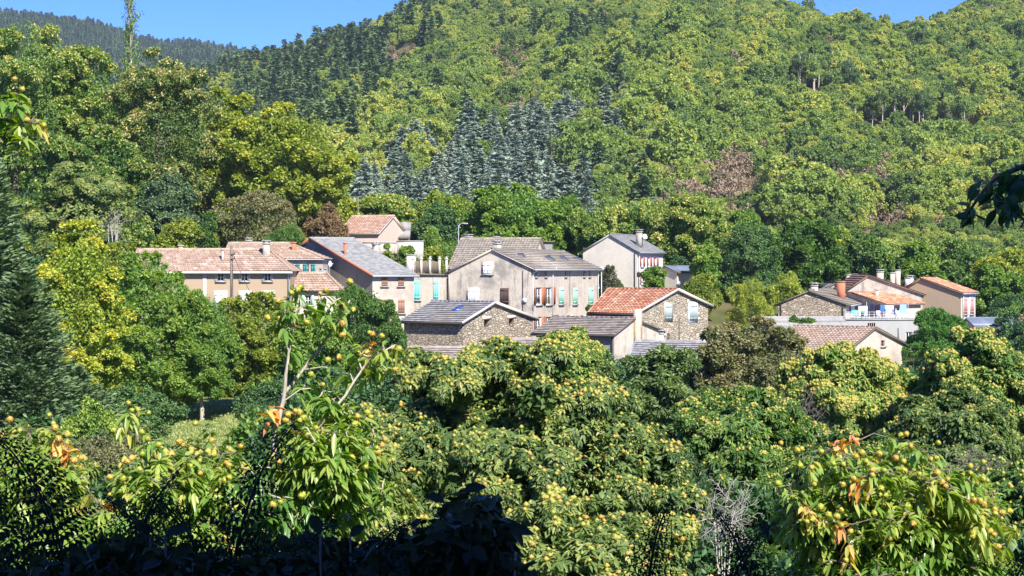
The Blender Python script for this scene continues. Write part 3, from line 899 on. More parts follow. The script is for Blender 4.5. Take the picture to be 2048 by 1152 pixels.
# H13 orange roof stone house
h = House('stone_house', 'stone house with a bright orange canal-tile roof and pale green shutters',
          (1272, 150), (1415, 157), [(1272, 626), (1352, 580), (1416, 611)], -8.8, (1186, 0), 'stone_l', 't_orange', 'canal', seed=14, skew=.1, hip=-2.6, verge='verge', gutter='gut_d', fascia='wood')
h.shutter('g', 1330, 609, 1343, 640, 'palegreen', sill=False, surround='stone_mix'); h.shutter('g', 1379, 608, 1393, 641, 'palegreen', sill=False, surround='white')
h.window('l', 1220, 629, 1248, 640, frame='palegreen', glass='glass')
h.window('g', 1334, 667, 1340, 682, frame='wood')
h.pipe('g', 1357, 636, 690, 'gut_d', r=.02, name='cable')
h.walls()
# H14 stone barn
h = House('stone_barn', 'rubble stone barn with a dark grey tile roof, blue skylight and two open gable windows',
          (926, 141), (1063, 148), [(926, 643), (986, 606), (1065, 637)], -8.2, (869, 1), 'stone', 't_grey', 'flat', seed=15, skew=.12, verge='verge', gutter='gut_d', cat='barn', ove=.45)
h.window('g', 968, 639, 979, 654, bars=False, glass='dark', lintel='verge', depth=.5, sill=False)
h.window('g', 1018, 637, 1028, 653, bars=False, glass='dark', lintel='verge', depth=.5, sill=False)
h.skylight(0, [(917, 612), (927, 611), (913, 620), (903, 620)])
h.walls()
# H15 grey rendered house in front
h = House('village_house', 'grey rendered house with a taupe ridged tile roof and a rust-stained chimney breast',
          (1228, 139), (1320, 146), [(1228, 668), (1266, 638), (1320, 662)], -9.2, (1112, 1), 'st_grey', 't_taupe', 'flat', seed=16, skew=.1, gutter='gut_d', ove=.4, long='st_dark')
g = G(); O, d, n = h.frame('g')
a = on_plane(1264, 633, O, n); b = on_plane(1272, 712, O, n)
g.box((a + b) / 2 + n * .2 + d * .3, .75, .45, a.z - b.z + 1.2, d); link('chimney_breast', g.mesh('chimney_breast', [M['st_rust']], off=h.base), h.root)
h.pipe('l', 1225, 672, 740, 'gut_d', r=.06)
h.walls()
# H16 front slate roof with white chimney
h = House('low_house', 'low house with a lead-edged grey roof and a short white chimney',
          None, None, None, -8.8, (1420, 2), 'st_white', 't_grey', 'flat', seed=17, verge='zinc', vdir=(1, -.25), eave=((1262, 722, 128), 7, 684)); h.chimney(1323, 668, 700, 7, 131, 'white', 'slab'); h.walls()
# H17 low roofs in front of the barn
h = House('outbuilding', 'low outbuilding with a pale ribbed roof at the foot of the barn long wall', None, None, None, -8.8, (930, 2), 'stone', 't_taupe', 'flat', cat='outbuilding', seed=18, vdir=(1, .03), eave=((785, 722, 133), 5, 697)); h.walls()
h = House('outbuilding', 'lean-to with a taupe ribbed roof against the barn gable', None, None, None, -8.8, (1085, 2), 'stone', 't_taupe', 'flat', cat='outbuilding', seed=19, vdir=(1, .05), eave=((985, 712, 131), 5, 680)); h.walls()
# H18 stone gable with terrace
h = House('stone_house', 'stone-gabled house with a grey-brown tile roof beside the laundry terrace',
          (1555, 170), (1690, 168), [(1557, 608), (1617, 583), (1692, 609)], -9, (1738, 2), 'stone', 't_brown', 'flat', seed=20, long='st_bright', gutter='zinc', skew=0)
h.pipe('g', 1562, 608, 655, 'gut_d', r=.05); h.pipe('g', 1686, 612, 650, 'gut_d', r=.05)
for u in (1701, 1713): h.window('r', u - 2.5, 612, u + 2.5, 636, frame='teal')
h.chimney(1630, 572, 592, 13, 173, 'st_warm', 'slab', 2); h.chimney(1684, 564, 590, 15, 175, 'brick', None)
h.walls()
h = House('low_annex', 'small annex with an orange tile lean-to roof behind the laundry', (1692, 180), (1771, 175), [(1692, 587), (1706, 587), (1771, 609)], -9, (0, 0), 'st_warm', 't_orange', 'canal', seed=21, vlen=5, ridge=False); h.walls()
h = House('village_house', 'grey house with a blue-edged gable peeping over the brick chimney', (1640, 190), (1700, 190), [(1642, 583), (1670, 567), (1700, 583)], -9, (0, 0), 'st_grey', 't_blue', 'sheet', seed=22, vlen=5); h.walls()
# H20 large gable
h = House('village_house', 'large pale grey gabled house with an orange tile roof, behind the laundry terrace',
          (1690, 182), (1846, 180), [(1690, 583), (1736, 552), (1845, 590)], -9, (1760, 2), 'st_grey', 't_orange', 'canal', seed=23, ove=.3, vlen=6, skew=.3)
h.chimney(1762, 544, 565, 13, 186, 'st_warm', 'slab'); h.chimney(1786, 546, 575, 9, 186, 'st_grey'); h.chimney(1797, 541, 578, 10, 186, 'st_grey')
h.chimney(1698, 550, 575, 8, 190, 'st_grey'); h.chimney(1710, 549, 570, 9, 190, 'st_grey')
h.chimney(1755, 580, 606, 6, 179, 'st_warm', None)
g_ = G()
for u in (1833, 1838, 1843): p, q = at(u, 592, 181), at(u, 640, 181); g_.tube([p, q], .1, 7)
link('downspout', g_.mesh('downspout', [M['st_white']], off=h.base), h.root)
h.walls()
# H21 right house
h = House('village_house', 'beige house with an orange tile roof and tall pale red shutters, farthest right',
          (1818, 181.3), (1922, 178), [(1815, 575), (1842, 558), (1922, 586)], -9, (1951, 2), 'st_tan', 't_orange', 'canal', seed=24, long='st_white', gutter='zinc', ove=.25)
for u in (1930, 1943): h.shutter('r', u - 3.2, 595, u + 3.2, 628, 'pinksh', surround='white', leaves=2)
h.pipe('r', 1925, 590, 640, 'gut_w')
h.chimney(1820, 556, 572, 13, 186, 'white', 'slab'); h.walls()
# H22, H23 lower roofs
h = House('low_annex', 'low outbuilding with a pale corrugated roof at the foot of the stone gable', None, None, None, -9, (1700, 2), 'st_grey', 't_corr', 'corr', seed=25, vdir=(1, .03), eave=((1545, 662, 154), 8, 637)); h.walls()
h = House('village_house', 'low house with a wide weathered tan tile roof and one small gable window',
          (1692, 142), (1810, 150), [(1692, 702), (1748, 657), (1812, 692)], -9.6, (1592, 1), 'st_warm', 't_tan', 'canal', seed=26, skew=.14, ove=.35, fascia='wood')
h.window('g', 1762, 681, 1770, 692, frame='wood', glass='dark'); h.window('l', 1622, 704, 1650, 725, frame='zinc')
h.walls()
# H24 terrace block
h = House('terrace_block', 'flat concrete terrace block carrying the laundry terrace', (1686, 167), (1836, 167.5), [(1686, 640), (1836, 640)], -9.5, (0, 0), 'concrete', 'st_grey', 'sheet', cat='building', seed=27, vlen=8, ridge=False, ove=.1, ov=.1, fascia='concrete')
h.window('g', 1812, 664, 1824, 690, frame='white'); h.pipe('g', 1797, 655, 700, 'zinc')
g_ = G()
for u in (1737, 1741, 1745, 1749): p = on_plane(u, 649, h.P[0], h.n); g_.box(p + h.n * .03, .11, .06, .34, h.gd)  # proud near-black boxes paint the shade within the slots
link('vent_slots', g_.mesh('vent_slots', [M['dark']], off=h.base), h.root); h.walls()
h = House('low_house', 'low blue-grey roofed house at the right edge of the picture', None, None, None, -9, (2075, 2), 'st_white', 't_blue', 'sheet', seed=28, vdir=(1, .0), eave=((1956, 656, 167), 7, 638)); h.chimney(2041, 631, 650, 8, 169, 'brick'); h.walls()

# ------------------------------------------------------------------ small things in the village
def pole(u, vt, vb, Y, r, label, mat='bark', name='utility_pole', arm=True):
    b = at(u, vb, Y); t_ = at(u, vt, Y); L = t_.z - b.z
    t = thing(name, label, 'pole', b)
    g = G(); g.tube([(0, 0, 0), (.02, 0, L * .5), (0, 0, L)], [r, r * .9, r * .75], 8); link('shaft', g.mesh('shaft', [M[mat]]), t)
    if arm:
        g = G()
        for z in (L - 1.1, L - .75): g.tube([(0, -.1, z), (.25, -.25, z + .05)], .05, 6); g.box((.28, -.27, z + .1), .09, .09, .16)
        link('insulator', g.mesh('insulator', [M['gut_d']]), t)
    return t


pole(463, 490, 690, 131, .14, 'grey wooden utility pole with a drooping cable, in front of the long tan house')
pole(716, 393, 436, 203, .1, 'thin dark pole rising behind the highest orange roof', arm=False)
t = thing('overhead_cable', 'thin cable sloping down from the wooden utility pole', 'cable', at(464, 512, 131))
g = G(); pts = []
for k in range(13):
    f = k / 12; p = at(466, 508, 131).lerp(at(545, 640, 120), f); p.z -= math.sin(f * math.pi) * .7; pts.append(p)
g.tube(pts, .022, 4); link('wire', g.mesh('wire', [M['gut_d']], off=t.location), t)
b = at(917, 480, 184)
t = thing('street_lamp', 'curved grey street lamp above the beige canal-tile roof', 'street lamp', (b.x, b.y, b.z - 3))
g = G(); g.tube([(0, 0, 0), (0, 0, 4.0), (0, 0, 4.5), (.2, 0, 4.75), (.9, 0, 4.72)], .055, 6); link('post', g.mesh('post', [M['zinc']]), t)
g = G(); g.box((.65, 0, 4.78), .75, .22, .12); link('lamp_head', g.mesh('lamp_head', [M['concrete']]), t)
b = at(1277, 585, 183)
t = thing('street_lamp', 'black lantern lamp beside the corner of the tall cream house', 'street lamp', b)
g = G(); g.tube([(0, 0, 0), (0, 0, 1.6)], .05, 6); link('post', g.mesh('post', [M['black']]), t)
g = G(); g.box((0, 0, 1.85), .3, .3, .4, taper=1.2); g.box((0, 0, 2.15), .4, .4, .2, taper=.2); link('lantern', g.mesh('lantern', [M['black']]), t)
b = at(1203, 538, 176)
t = thing('street_lamp', 'white globe added for a glint at the right corner of the large grey gabled house', 'street lamp', (b.x, b.y, b.z - 3.2))  # globe and post added in place of a bright glint
g = G(); g.tube([(0, 0, 0), (0, 0, 3.0)], .05, 6); link('post', g.mesh('post', [M['zinc']]), t)
g = G(); g.tube([(0, 0, 2.95), (0, 0, 3.0), (0, 0, 3.1), (0, 0, 3.25), (0, 0, 3.38), (0, 0, 3.42)], [.05, .16, .23, .24, .14, .02], 12); link('globe', g.mesh('globe', [M['white']], smooth=True), t)

# laundry terrace
LY = 168.6
t = thing('terrace_railing', 'thin metal railing along the laundry terrace', 'railing', at(1765, 640, 167.2))
g = G()
for v in (624, 629, 634): g.tube([at(1690, v, 167.3), at(1836, v, 167.6)], .022, 5)
for k in range(16): u = 1690 + k * 9.7; g.tube([at(u, 640, 167.3 + k * .02), at(u, 624, 167.3 + k * .02)], .025, 5)
link('rails', g.mesh('rails', [M['zinc']], off=t.location), t)
t = thing('clothesline', 'clothesline strung across the terrace', 'clothesline', at(1777, 608, LY))
g = G(); g.tube([at(1733, 606, LY), at(1775, 608, LY), at(1816, 606, LY)], .012, 4)
link('line', g.mesh('line', [M['gut_d']], off=t.location), t)
g = G()
for u in (1733, 1816): g.tube([at(u, 640, LY), at(u, 604, LY)], .03, 5)
link('post', g.mesh('post', [M['zinc']], off=t.location), t)


def cloth(u0, u1, v0, v1, col, label, cat, name, seed, sleeves=False, v1b=None):
    m = bpy.data.materials.get('cloth_%s' % col) or plain('cloth_%s' % col, CLO[col], .9, .1, var=.1)
    rng = np.random.default_rng(seed); base = at((u0 + u1) / 2, v0, LY)
    nx, nz = 9, 7; V = []
    for j in range(nz):
        for i in range(nx):
            u = u0 + (u1 - u0) * i / (nx - 1); vb = v1 if v1b is None else v1 + (v1b - v1) * i / (nx - 1)
            p = at(u, v0 + (vb - v0) * j / (nz - 1), LY)
            p.y += math.sin(i * 1.7 + seed) * .09 * (j / nz + .2)
            p.x *= 1 + 0; V.append(tuple(p - base))
    Fq = [(j * nx + i, j * nx + i + 1, (j + 1) * nx + i + 1, (j + 1) * nx + i) for j in range(nz - 1) for i in range(nx - 1)]
    g = G(); g.add(V, Fq)
    V2 = [(x, y + .02, z) for x, y, z in V]; g.add(V2, [f[::-1] for f in Fq])
    if sleeves:
        w_ = (u1 - u0) / F * LY
        for e in (-1, 1): g.box((e * (w_ / 2 + .08), .02, -.28), .16, .05, .55, (1, 0, .15 * e))
    o = link(name, g.mesh(name, [m], smooth=True), None, base)
    finish(o, label, cat, 'laundry hanging on the terrace line')


CLO = {'navy': (.03, .03, .08), 'blue': (.06, .2, .45), 'white': (.8, .8, .85), 'purple': (.08, .07, .2), 'sky': (.32, .55, .85), 'cream': (.8, .76, .6), 'turq': (.1, .5, .65), 'dark': (.03, .02, .03)}
cloth(1741, 1749, 608, 620, 'navy', 'dark navy top hanging leftmost on the terrace clothesline', 'clothing', 'shirt', 1)
cloth(1750, 1760, 609, 628, 'dark', 'black trousers hanging on the clothesline beside the navy top', 'clothing', 'trousers', 2)
cloth(1761, 1771, 610, 622, 'blue', 'mid blue towel hanging near the middle of the clothesline', 'towel', 'towel', 3)
cloth(1773, 1784, 611, 626, 'white', 'white shirt hanging on the clothesline right of the blue towel', 'clothing', 'shirt', 4, True)
cloth(1785, 1791, 614, 630, 'purple', 'narrow purple garment hanging low on the clothesline', 'clothing', 'shirt', 5)
cloth(1793, 1799, 613, 624, 'navy', 'small navy garment between the purple one and the pale blue sheet', 'clothing', 'shirt', 6)
cloth(1800, 1813, 609, 627, 'sky', 'pale blue sheet hanging rightmost on the clothesline', 'sheet', 'bed_sheet', 7)
cloth(1717, 1735, 612, 632, 'cream', 'cream awning cloth slanting beside the terrace door', 'cloth', 'awning_cloth', 8)
cloth(1703, 1716, 620, 627, 'turq', 'turquoise and white cloth draped at the left of the terrace', 'cloth', 'towel', 9)


def chair(u, label, col, Y=168.3, v=640):
    b = at(u, v, Y); t = thing('terrace_chair', label, 'chair', b, 'chairs on the laundry terrace')
    m = M[col]
    g = G(); g.box((0, 0, .42), .42, .42, .04); link('seat', g.mesh('seat', [m]), t)
    g = G(); g.box((0, .21, .68), .42, .04, .46); link('backrest', g.mesh('backrest', [m]), t)
    for x in (-.18, .18):
        for y in (-.18, .18):
            g = G(); g.tube([(x, y, 0), (x, y, .42)], .02, 5); link('leg', g.mesh('leg', [m]), t)


chair(1712, 'pale blue chair at the left end of the laundry terrace', 'turq'); chair(1727, 'teal chair under the cream awning cloth', 'teal')
chair(1757, 'white chair below the black trousers on the terrace', 'white'); chair(1796, 'white chair near the right part of the laundry', 'white')
b = at(1775, 640, 168.2); t = thing('terrace_table', 'small grey table among the chairs of the laundry terrace', 'table', b)
g = G(); g.box((0, 0, .72), 1.1, .7, .05); link('tabletop', g.mesh('tabletop', [M['concrete']]), t)
for x in (-.45, .45):
    for y in (-.28, .28): g = G(); g.tube([(x, y, 0), (x, y, .7)], .025, 5); link('leg', g.mesh('leg', [M['zinc']]), t)

# ------------------------------------------------------------------ vegetation generators
def unit(v): return v / (np.linalg.norm(v, axis=-1, keepdims=True) + 1e-9)


def rdir(rng, n): return unit(rng.normal(size=(n, 3)))


def leaves_simple(g, P, A, N, L, Wd, tint, m=0):
    """diamond leaves folded on the midrib; P base, A axis, N normal"""
    n = len(P); S = unit(np.cross(A, N)); L = np.broadcast_to(L, (n,))[:, None]; Wd = np.broadcast_to(Wd, (n,))[:, None]
    mid = P + A * L * .5 + N * Wd * .25
    V = np.stack([P, mid + S * Wd * .5, P + A * L, mid - S * Wd * .5], 1).reshape(-1, 3)
    i = np.arange(n) * 4
    g.add(V, np.concatenate([np.stack([i, i + 2, i + 1], 1), np.stack([i, i + 3, i + 2], 1)]), np.concatenate([tint, tint]), m)


def leaves_long(g, P, A, N, L, Wd, tint, droop=.3, m=0):
    n = len(P); S = unit(np.cross(A, N)); N = unit(np.cross(S, A)); L = np.broadcast_to(L, (n,))[:, None]; Wd = np.broadcast_to(Wd, (n,))[:, None]
    D = np.array([0, 0, -1.0])[None] * L * droop
    m1 = P + A * L * .33 + D * .1 - N * Wd * .12; m2 = P + A * L * .7 + D * .45 - N * Wd * .12; tip = P + A * L + D
    V = np.stack([P, m1, m1 + S * Wd * .5 + N * Wd * .22, m1 - S * Wd * .5 + N * Wd * .22, m2, m2 + S * Wd * .42 + N * Wd * .2, m2 - S * Wd * .42 + N * Wd * .2, tip], 1).reshape(-1, 3)
    i = np.arange(n) * 8
    T = [np.stack([i, i + 1, i + 2], 1), np.stack([i, i + 3, i + 1], 1), np.stack([i + 5, i + 4, i + 7], 1), np.stack([i + 4, i + 6, i + 7], 1)]
    Q = [np.stack([i + 2, i + 1, i + 4, i + 5], 1), np.stack([i + 1, i + 3, i + 6, i + 4], 1)]
    g.add(V, np.concatenate(T), np.tile(tint, 4), m); g.more(np.concatenate(Q), np.tile(tint, 2), m)


def lobes(rng, rx, ry, z0, z1, nl, rl, low=-.95):
    """lobe centres through a crown envelope; returns centres, radii, limb anchor"""
    cz = (z0 + z1) / 2; rz = (z1 - z0) / 2
    d = rdir(rng, nl * 6); d = d[d[:, 2] > low][:nl]
    hz = np.sqrt(1 - d[:, 2] ** 2 + 1e-6); fl = np.where(d[:, 2] < 0, 1 / np.maximum(hz, .35) ** .8, 1.0)
    d = d * np.stack([fl, fl, np.ones(len(d))], 1)
    k = .5 + .45 * rng.random(len(d)) ** .55
    sc = np.array([rx, ry, rz]); r = rl * (.6 + .8 * rng.random(len(d)))
    C = d * sc * k[:, None]
    C[:, 2] = C[:, 2] + cz
    return C, r * (rx + ry + rz) / 3


def shell(rng, n, rx, ry, z0, z1, a, b):
    d = rdir(rng, n); hz = np.sqrt(1 - d[:, 2] ** 2 + 1e-6); fl = np.where(d[:, 2] < 0, 1 / np.maximum(hz, .35) ** .8, 1.0)
    d = d * np.stack([fl, fl, np.ones(n)], 1)
    w = .88 + .14 * np.sin(d[:, 0] * 5 + rx * 9) * np.cos(d[:, 1] * 6 + z1) + .08 * np.sin(d[:, 2] * 11 + rx * 5)
    return d * np.array([rx, ry, (z1 - z0) / 2]) * ((a + (b - a) * rng.random(n) ** .5) * w)[:, None] + np.array([0, 0, (z0 + z1) / 2])


def skeleton(g, rng, C, trunk_h, r0, z0, H, n=7, m=0, lean=.3, sides=7, maxl=40):
    tx, ty = (rng.random(2) - .5) * lean * 2
    top = np.array([tx, ty, trunk_h])
    g.tube([(0, 0, -.6), (tx * .3, ty * .3, trunk_h * .4), tuple(top), (tx * 1.3, ty * 1.3, H * .75)], [r0 * 1.25, r0, r0 * .75, r0 * .2], sides, m=m)
    for c in C[:min(maxl, 26)]:
        f = rng.random() * .6
        a = top * (1 - f) + np.array([tx * 1.3, ty * 1.3, H * .7]) * f if c[2] > trunk_h else top * (.75 + .2 * rng.random())
        mid = a * .5 + c * .5 + np.array([0, 0, .12 * np.linalg.norm(c - a)]) * (1 if c[2] > a[2] else .3)
        g.tube([tuple(a), tuple(mid), tuple(c)], [r0 * .28, r0 * .15, r0 * .04], 5, m=m)


def crown_mesh(name, seed, rx, ry, z0, z1, nl=14, rl=.38, nsub=14, n=20000, L=.3, Wd=.18, mats=None, yellow=.2, tip=.15, style='diamond', low=-.95, jag=.3, core=.34, droop=.25, tb=.35, gap=.12, outw=.8, bridge=.65):
    """crown as leaves on the twig clumps of many lobes"""
    rng = np.random.default_rng(seed)
    C, r = lobes(rng, rx, ry, z0, z1, nl, rl, low)
    nl = len(C); cen = np.array([0, 0, (z0 + z1) / 2 - (z1 - z0) * .15])
    sub_d = rdir(rng, nl * nsub); li = np.repeat(np.arange(nl), nsub)
    od = unit(C - cen)[li]
    sub_d = unit(sub_d + od * .55 + np.array([0, 0, .25]))
    SCn = C[li] + sub_d * r[li][:, None] * (.72 + .3 * rng.random(nl * nsub))[:, None] * np.array([1, 1, .85])
    SR = r[li] * (.22 + jag * .45 * rng.random(nl * nsub))
    keep = rng.random(len(SCn)) > gap; SCn = SCn[keep]; SR = SR[keep]; sub_d = sub_d[keep]; li = li[keep]
    w = SR ** 2; w /= w.sum()
    si = rng.choice(len(SCn), int(n * (1 - core)), p=w)
    d = unit(rdir(rng, len(si)) + sub_d[si] * outw)
    rad = (rng.random(len(si)) ** .35)
    P = SCn[si] + d * (SR[si] * rad)[:, None]
    hi = unit(P - cen)
    clump = rng.random(len(SCn)); lob = rng.random(nl)
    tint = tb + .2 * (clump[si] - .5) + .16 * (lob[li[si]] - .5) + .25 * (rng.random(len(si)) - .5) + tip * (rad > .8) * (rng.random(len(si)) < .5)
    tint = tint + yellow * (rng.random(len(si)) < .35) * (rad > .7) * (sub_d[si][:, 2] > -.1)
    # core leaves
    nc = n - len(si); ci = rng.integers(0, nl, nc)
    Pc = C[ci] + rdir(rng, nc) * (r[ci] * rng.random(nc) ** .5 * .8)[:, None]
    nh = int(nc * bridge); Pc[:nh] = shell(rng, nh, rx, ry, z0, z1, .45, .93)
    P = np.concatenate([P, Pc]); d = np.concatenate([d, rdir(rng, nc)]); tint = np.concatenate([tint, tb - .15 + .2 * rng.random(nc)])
    tot = len(P)
    A = unit(d * .5 + rdir(rng, tot) * .8 + np.array([0, 0, -droop]))
    N = unit(d * .6 + rdir(rng, tot) * .55 + np.array([0, 0, .55]))
    N = unit(N - A * np.sum(N * A, 1, keepdims=True))
    sc = .7 + .6 * rng.random(tot)
    g = G()
    tint = np.clip(tint, 0, 1)
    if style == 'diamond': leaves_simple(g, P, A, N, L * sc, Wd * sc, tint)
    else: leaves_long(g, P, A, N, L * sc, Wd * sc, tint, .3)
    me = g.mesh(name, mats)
    return me, C


def chestnut_crown(name, seed, rx, ry, z0, z1, nt, mats, L=.16, Wd=.05, k=6, nl=16, rl=.36, burr=.6, tb=.3, low=-.95, fill=.25, yel=.25, gap=.1, nsub=18, burr_r=.035, style='long', upb=.2, yfrac=.5):
    """rosettes of long drooping leaves with small yellow burrs at the twig tips"""
    rng = np.random.default_rng(seed)
    C, r = lobes(rng, rx, ry, z0, z1, nl, rl, low); nl = len(C); cen = np.array([0, 0, (z0 + z1) / 2 - (z1 - z0) * .2])
    li = np.repeat(np.arange(nl), nsub); sd = unit(rdir(rng, nl * nsub) + unit(C - cen)[li] * .6 + np.array([0, 0, upb]))
    SCn = C[li] + sd * (r[li] * (.7 + .35 * rng.random(len(li))))[:, None] * np.array([1, 1, .85]); SR = r[li] * (.25 + .2 * rng.random(len(li)))
    kp = rng.random(len(SCn)) > gap; SCn, SR, sd, li = SCn[kp], SR[kp], sd[kp], li[kp]
    w = SR ** 2; w /= w.sum(); si = rng.choice(len(SCn), nt, p=w)
    d = unit(rdir(rng, nt) + sd[si] * 1.0 + np.array([0, 0, .2])); rad = rng.random(nt) ** .3
    P = SCn[si] + d * (SR[si] * rad)[:, None]
    ne = int(nt * .3); P[:ne] = shell(rng, ne, rx, ry, z0, z1, .6, .97); d[:ne] = unit(unit(P[:ne] - cen) + rdir(rng, ne) * .5)
    clump = rng.random(len(SCn)); lob = rng.random(nl)
    tb_ = tb + .25 * (clump[si] - .5) + .2 * (lob[li[si]] - .5)
    yl = (rng.random(nt) < yfrac) & (rad > .55)
    Pk = np.repeat(P, k, 0); dk = np.repeat(d, k, 0); tk = np.repeat(tb_, k) + .2 * (rng.random(nt * k) - .5) + np.repeat(yl, k) * yel * rng.random(nt * k)
    A = unit(unit(np.cross(dk, rdir(rng, nt * k))) * .9 + dk * .35 + np.array([0, 0, -.35])); N = unit(dk + np.array([0, 0, .5]) + rdir(rng, nt * k) * .3)
    N = unit(N - A * np.sum(N * A, 1, keepdims=True)); sc = .65 + .6 * rng.random(nt * k)
    g = G()
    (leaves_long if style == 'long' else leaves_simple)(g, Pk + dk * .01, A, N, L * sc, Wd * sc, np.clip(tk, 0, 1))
    nf = int(nt * k * fill); ci = rng.integers(0, nl, nf); Pf = C[ci] + rdir(rng, nf) * (r[ci] * rng.random(nf) ** .5 * .85)[:, None]
    Af = unit(rdir(rng, nf) + np.array([0, 0, -.3])); Nf = unit(rdir(rng, nf) * .6 + np.array([0, 0, .8]))
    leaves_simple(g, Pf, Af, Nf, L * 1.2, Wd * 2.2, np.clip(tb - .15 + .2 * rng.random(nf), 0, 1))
    if burr > 0:
        bi = np.nonzero((rad > .6) & (rng.random(nt) < burr) & (d[:, 2] > -.3))[0]
        c = P[bi] + d[bi] * burr_r * 1.2; nb = len(bi)
        O = np.array([(1, 0, 0), (-1, 0, 0), (0, 1, 0), (0, -1, 0), (0, 0, 1), (0, 0, -1)], float) * burr_r
        V = (c[:, None] + O[None] * (.8 + .5 * rng.random(nb))[:, None, None]).reshape(-1, 3)
        Fo = np.array([(0, 2, 4), (2, 1, 4), (1, 3, 4), (3, 0, 4), (2, 0, 5), (1, 2, 5), (3, 1, 5), (0, 3, 5)])
        Fa = (np.arange(nb)[:, None, None] * 6 + Fo[None]).reshape(-1, 3)
        g.add(V, Fa, np.repeat(.3 + .7 * rng.random(nb), 8), 1)
    return g.mesh(name, mats), C


M['burr'] = leafmat('burr_spines', [(0, (.22, .28, .045)), (.5, (.32, .34, .06)), (.85, (.38, .33, .07)), (1, (.38, .25, .06))], trans=.35, rough=.7, spec=.15)


def plant_tree(name, label, cat, u, Y, crown_me, C, H, trunk_h, r0, seed, bark='bark', group=None, z=None, rz=0, scale=1, sides=7, maxl=40):
    x = (u - 1024) / F * Y
    zz = ztf(x, Y) if z is None else z
    t = thing(name, label, cat, (x, Y, zz), group, rz)
    rng = np.random.default_rng(seed)
    g = G(); skeleton(g, rng, C, trunk_h, r0, 0, H, sides=sides, maxl=maxl)
    link('trunk', g.mesh('trunk', [M[bark]]), t)
    link('crown', crown_me, t)
    t.scale = (scale,) * 3
    return t


NM = 1.35


def tree_px(name, label, cat, u0, u1, vt, Y, kind, seed, vb=None, n=20000, leaf=(.3, .18), mat='chest', bark='bark', group=None, depth=1.0, **kw):
    """tree from the picture column span u0..u1, crown top row vt, at distance Y; crown bottom row vb or low above ground"""
    uc = (u0 + u1) / 2; x = (uc - 1024) / F * Y; zg = ztf(x, Y)
    rx = (u1 - u0) / 2 / F * Y; top = (HZ - vt) / F * Y - zg
    bot = (HZ - vb) / F * Y - zg if vb is not None else top * .08
    bot = max(min(bot, top * .4) - .12 * (top - bot), .1)
    th = kw.pop('trunk_h', max(bot, top * .25)); r0 = kw.pop('r0', max(.06, top * .018))
    sh = .92; n = int(n * NM)
    if kind == 'ch':
        me, C = chestnut_crown('crown', seed, rx * sh, rx * sh * depth, bot, top * .99, n, [M[mat], M['burr']], L=leaf[0], Wd=leaf[1], **kw)
    else:
        me, C = crown_mesh('crown', seed, rx * sh, rx * sh * depth, bot, top * .99, n=n, L=leaf[0], Wd=leaf[1], mats=[M[mat]], **kw)
    co = np.empty(len(me.vertices) * 3, np.float32); me.vertices.foreach_get('co', co); co = co.reshape(-1, 3)
    fx = rx / max(np.percentile(np.abs(co[:, 0]), 98.5), .01); fz = top / np.percentile(co[:, 2], 99.7)
    co *= np.array([fx, fx, fz], np.float32); me.vertices.foreach_set('co', co.ravel()); C = C * np.array([fx, fx, fz])
    return plant_tree(name, label, cat, uc, Y, me, C, top, th, r0, seed, bark, group)


def conifer_mesh(name, seed, H, Rb, mats, whorls=24, per=7, n_leaf=8, L=.5, Wd=.25, droop=.25, gap=.15, base=.08, shape=1.0, tb=.4, trunk_r=.15, flat=.5, trunkmat=1):
    rng = np.random.default_rng(seed); g = G()
    Ps = []; As = []; Ns = []; T = []
    for k in range(whorls):
        f = k / (whorls - 1); z = H * (base + (1 - base) * f ** .95); R_ = Rb * (1 - f) ** shape + .12
        if f < .12: R_ *= .75 + 2 * f
        for q in range(per):
            if rng.random() < gap: continue
            a = rng.random() * 2 * np.pi; R1 = R_ * (.7 + .5 * rng.random()); el = -droop + .5 * f
            dirv = np.array([math.cos(a), math.sin(a), el]); dirv /= np.linalg.norm(dirv)
            tt = (.2 + .8 * rng.random(n_leaf) ** .7)
            P = dirv[None] * (R1 * tt)[:, None] + np.array([0, 0, z + (rng.random() - .5) * H / whorls * 2.2]) + rng.normal(size=(n_leaf, 3)) * np.array([.12, .12, .06]) * R_ * .9
            side = np.cross(dirv, ZV)
            A = unit(dirv[None] * .8 + side[None] * (rng.random(n_leaf)[:, None] - .5) * 1.6 + np.array([0, 0, -.15]))
            N = unit(np.array([0, 0, 1.0])[None] + rdir(rng, n_leaf) * flat)
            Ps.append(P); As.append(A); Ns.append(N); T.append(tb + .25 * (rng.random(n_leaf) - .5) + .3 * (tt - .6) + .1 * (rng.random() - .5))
    P = np.concatenate(Ps); A = np.concatenate(As); N = np.concatenate(Ns); T = np.clip(np.concatenate(T), 0, 1)
    N = unit(N - A * np.sum(N * A, 1, keepdims=True)); sc = .7 + .6 * rng.random(len(P))
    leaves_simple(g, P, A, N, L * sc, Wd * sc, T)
    g.tube([(0, 0, -.8), (0, 0, H * .97)], [trunk_r, trunk_r * .2], 5, m=1)
    return g.mesh(name, mats)

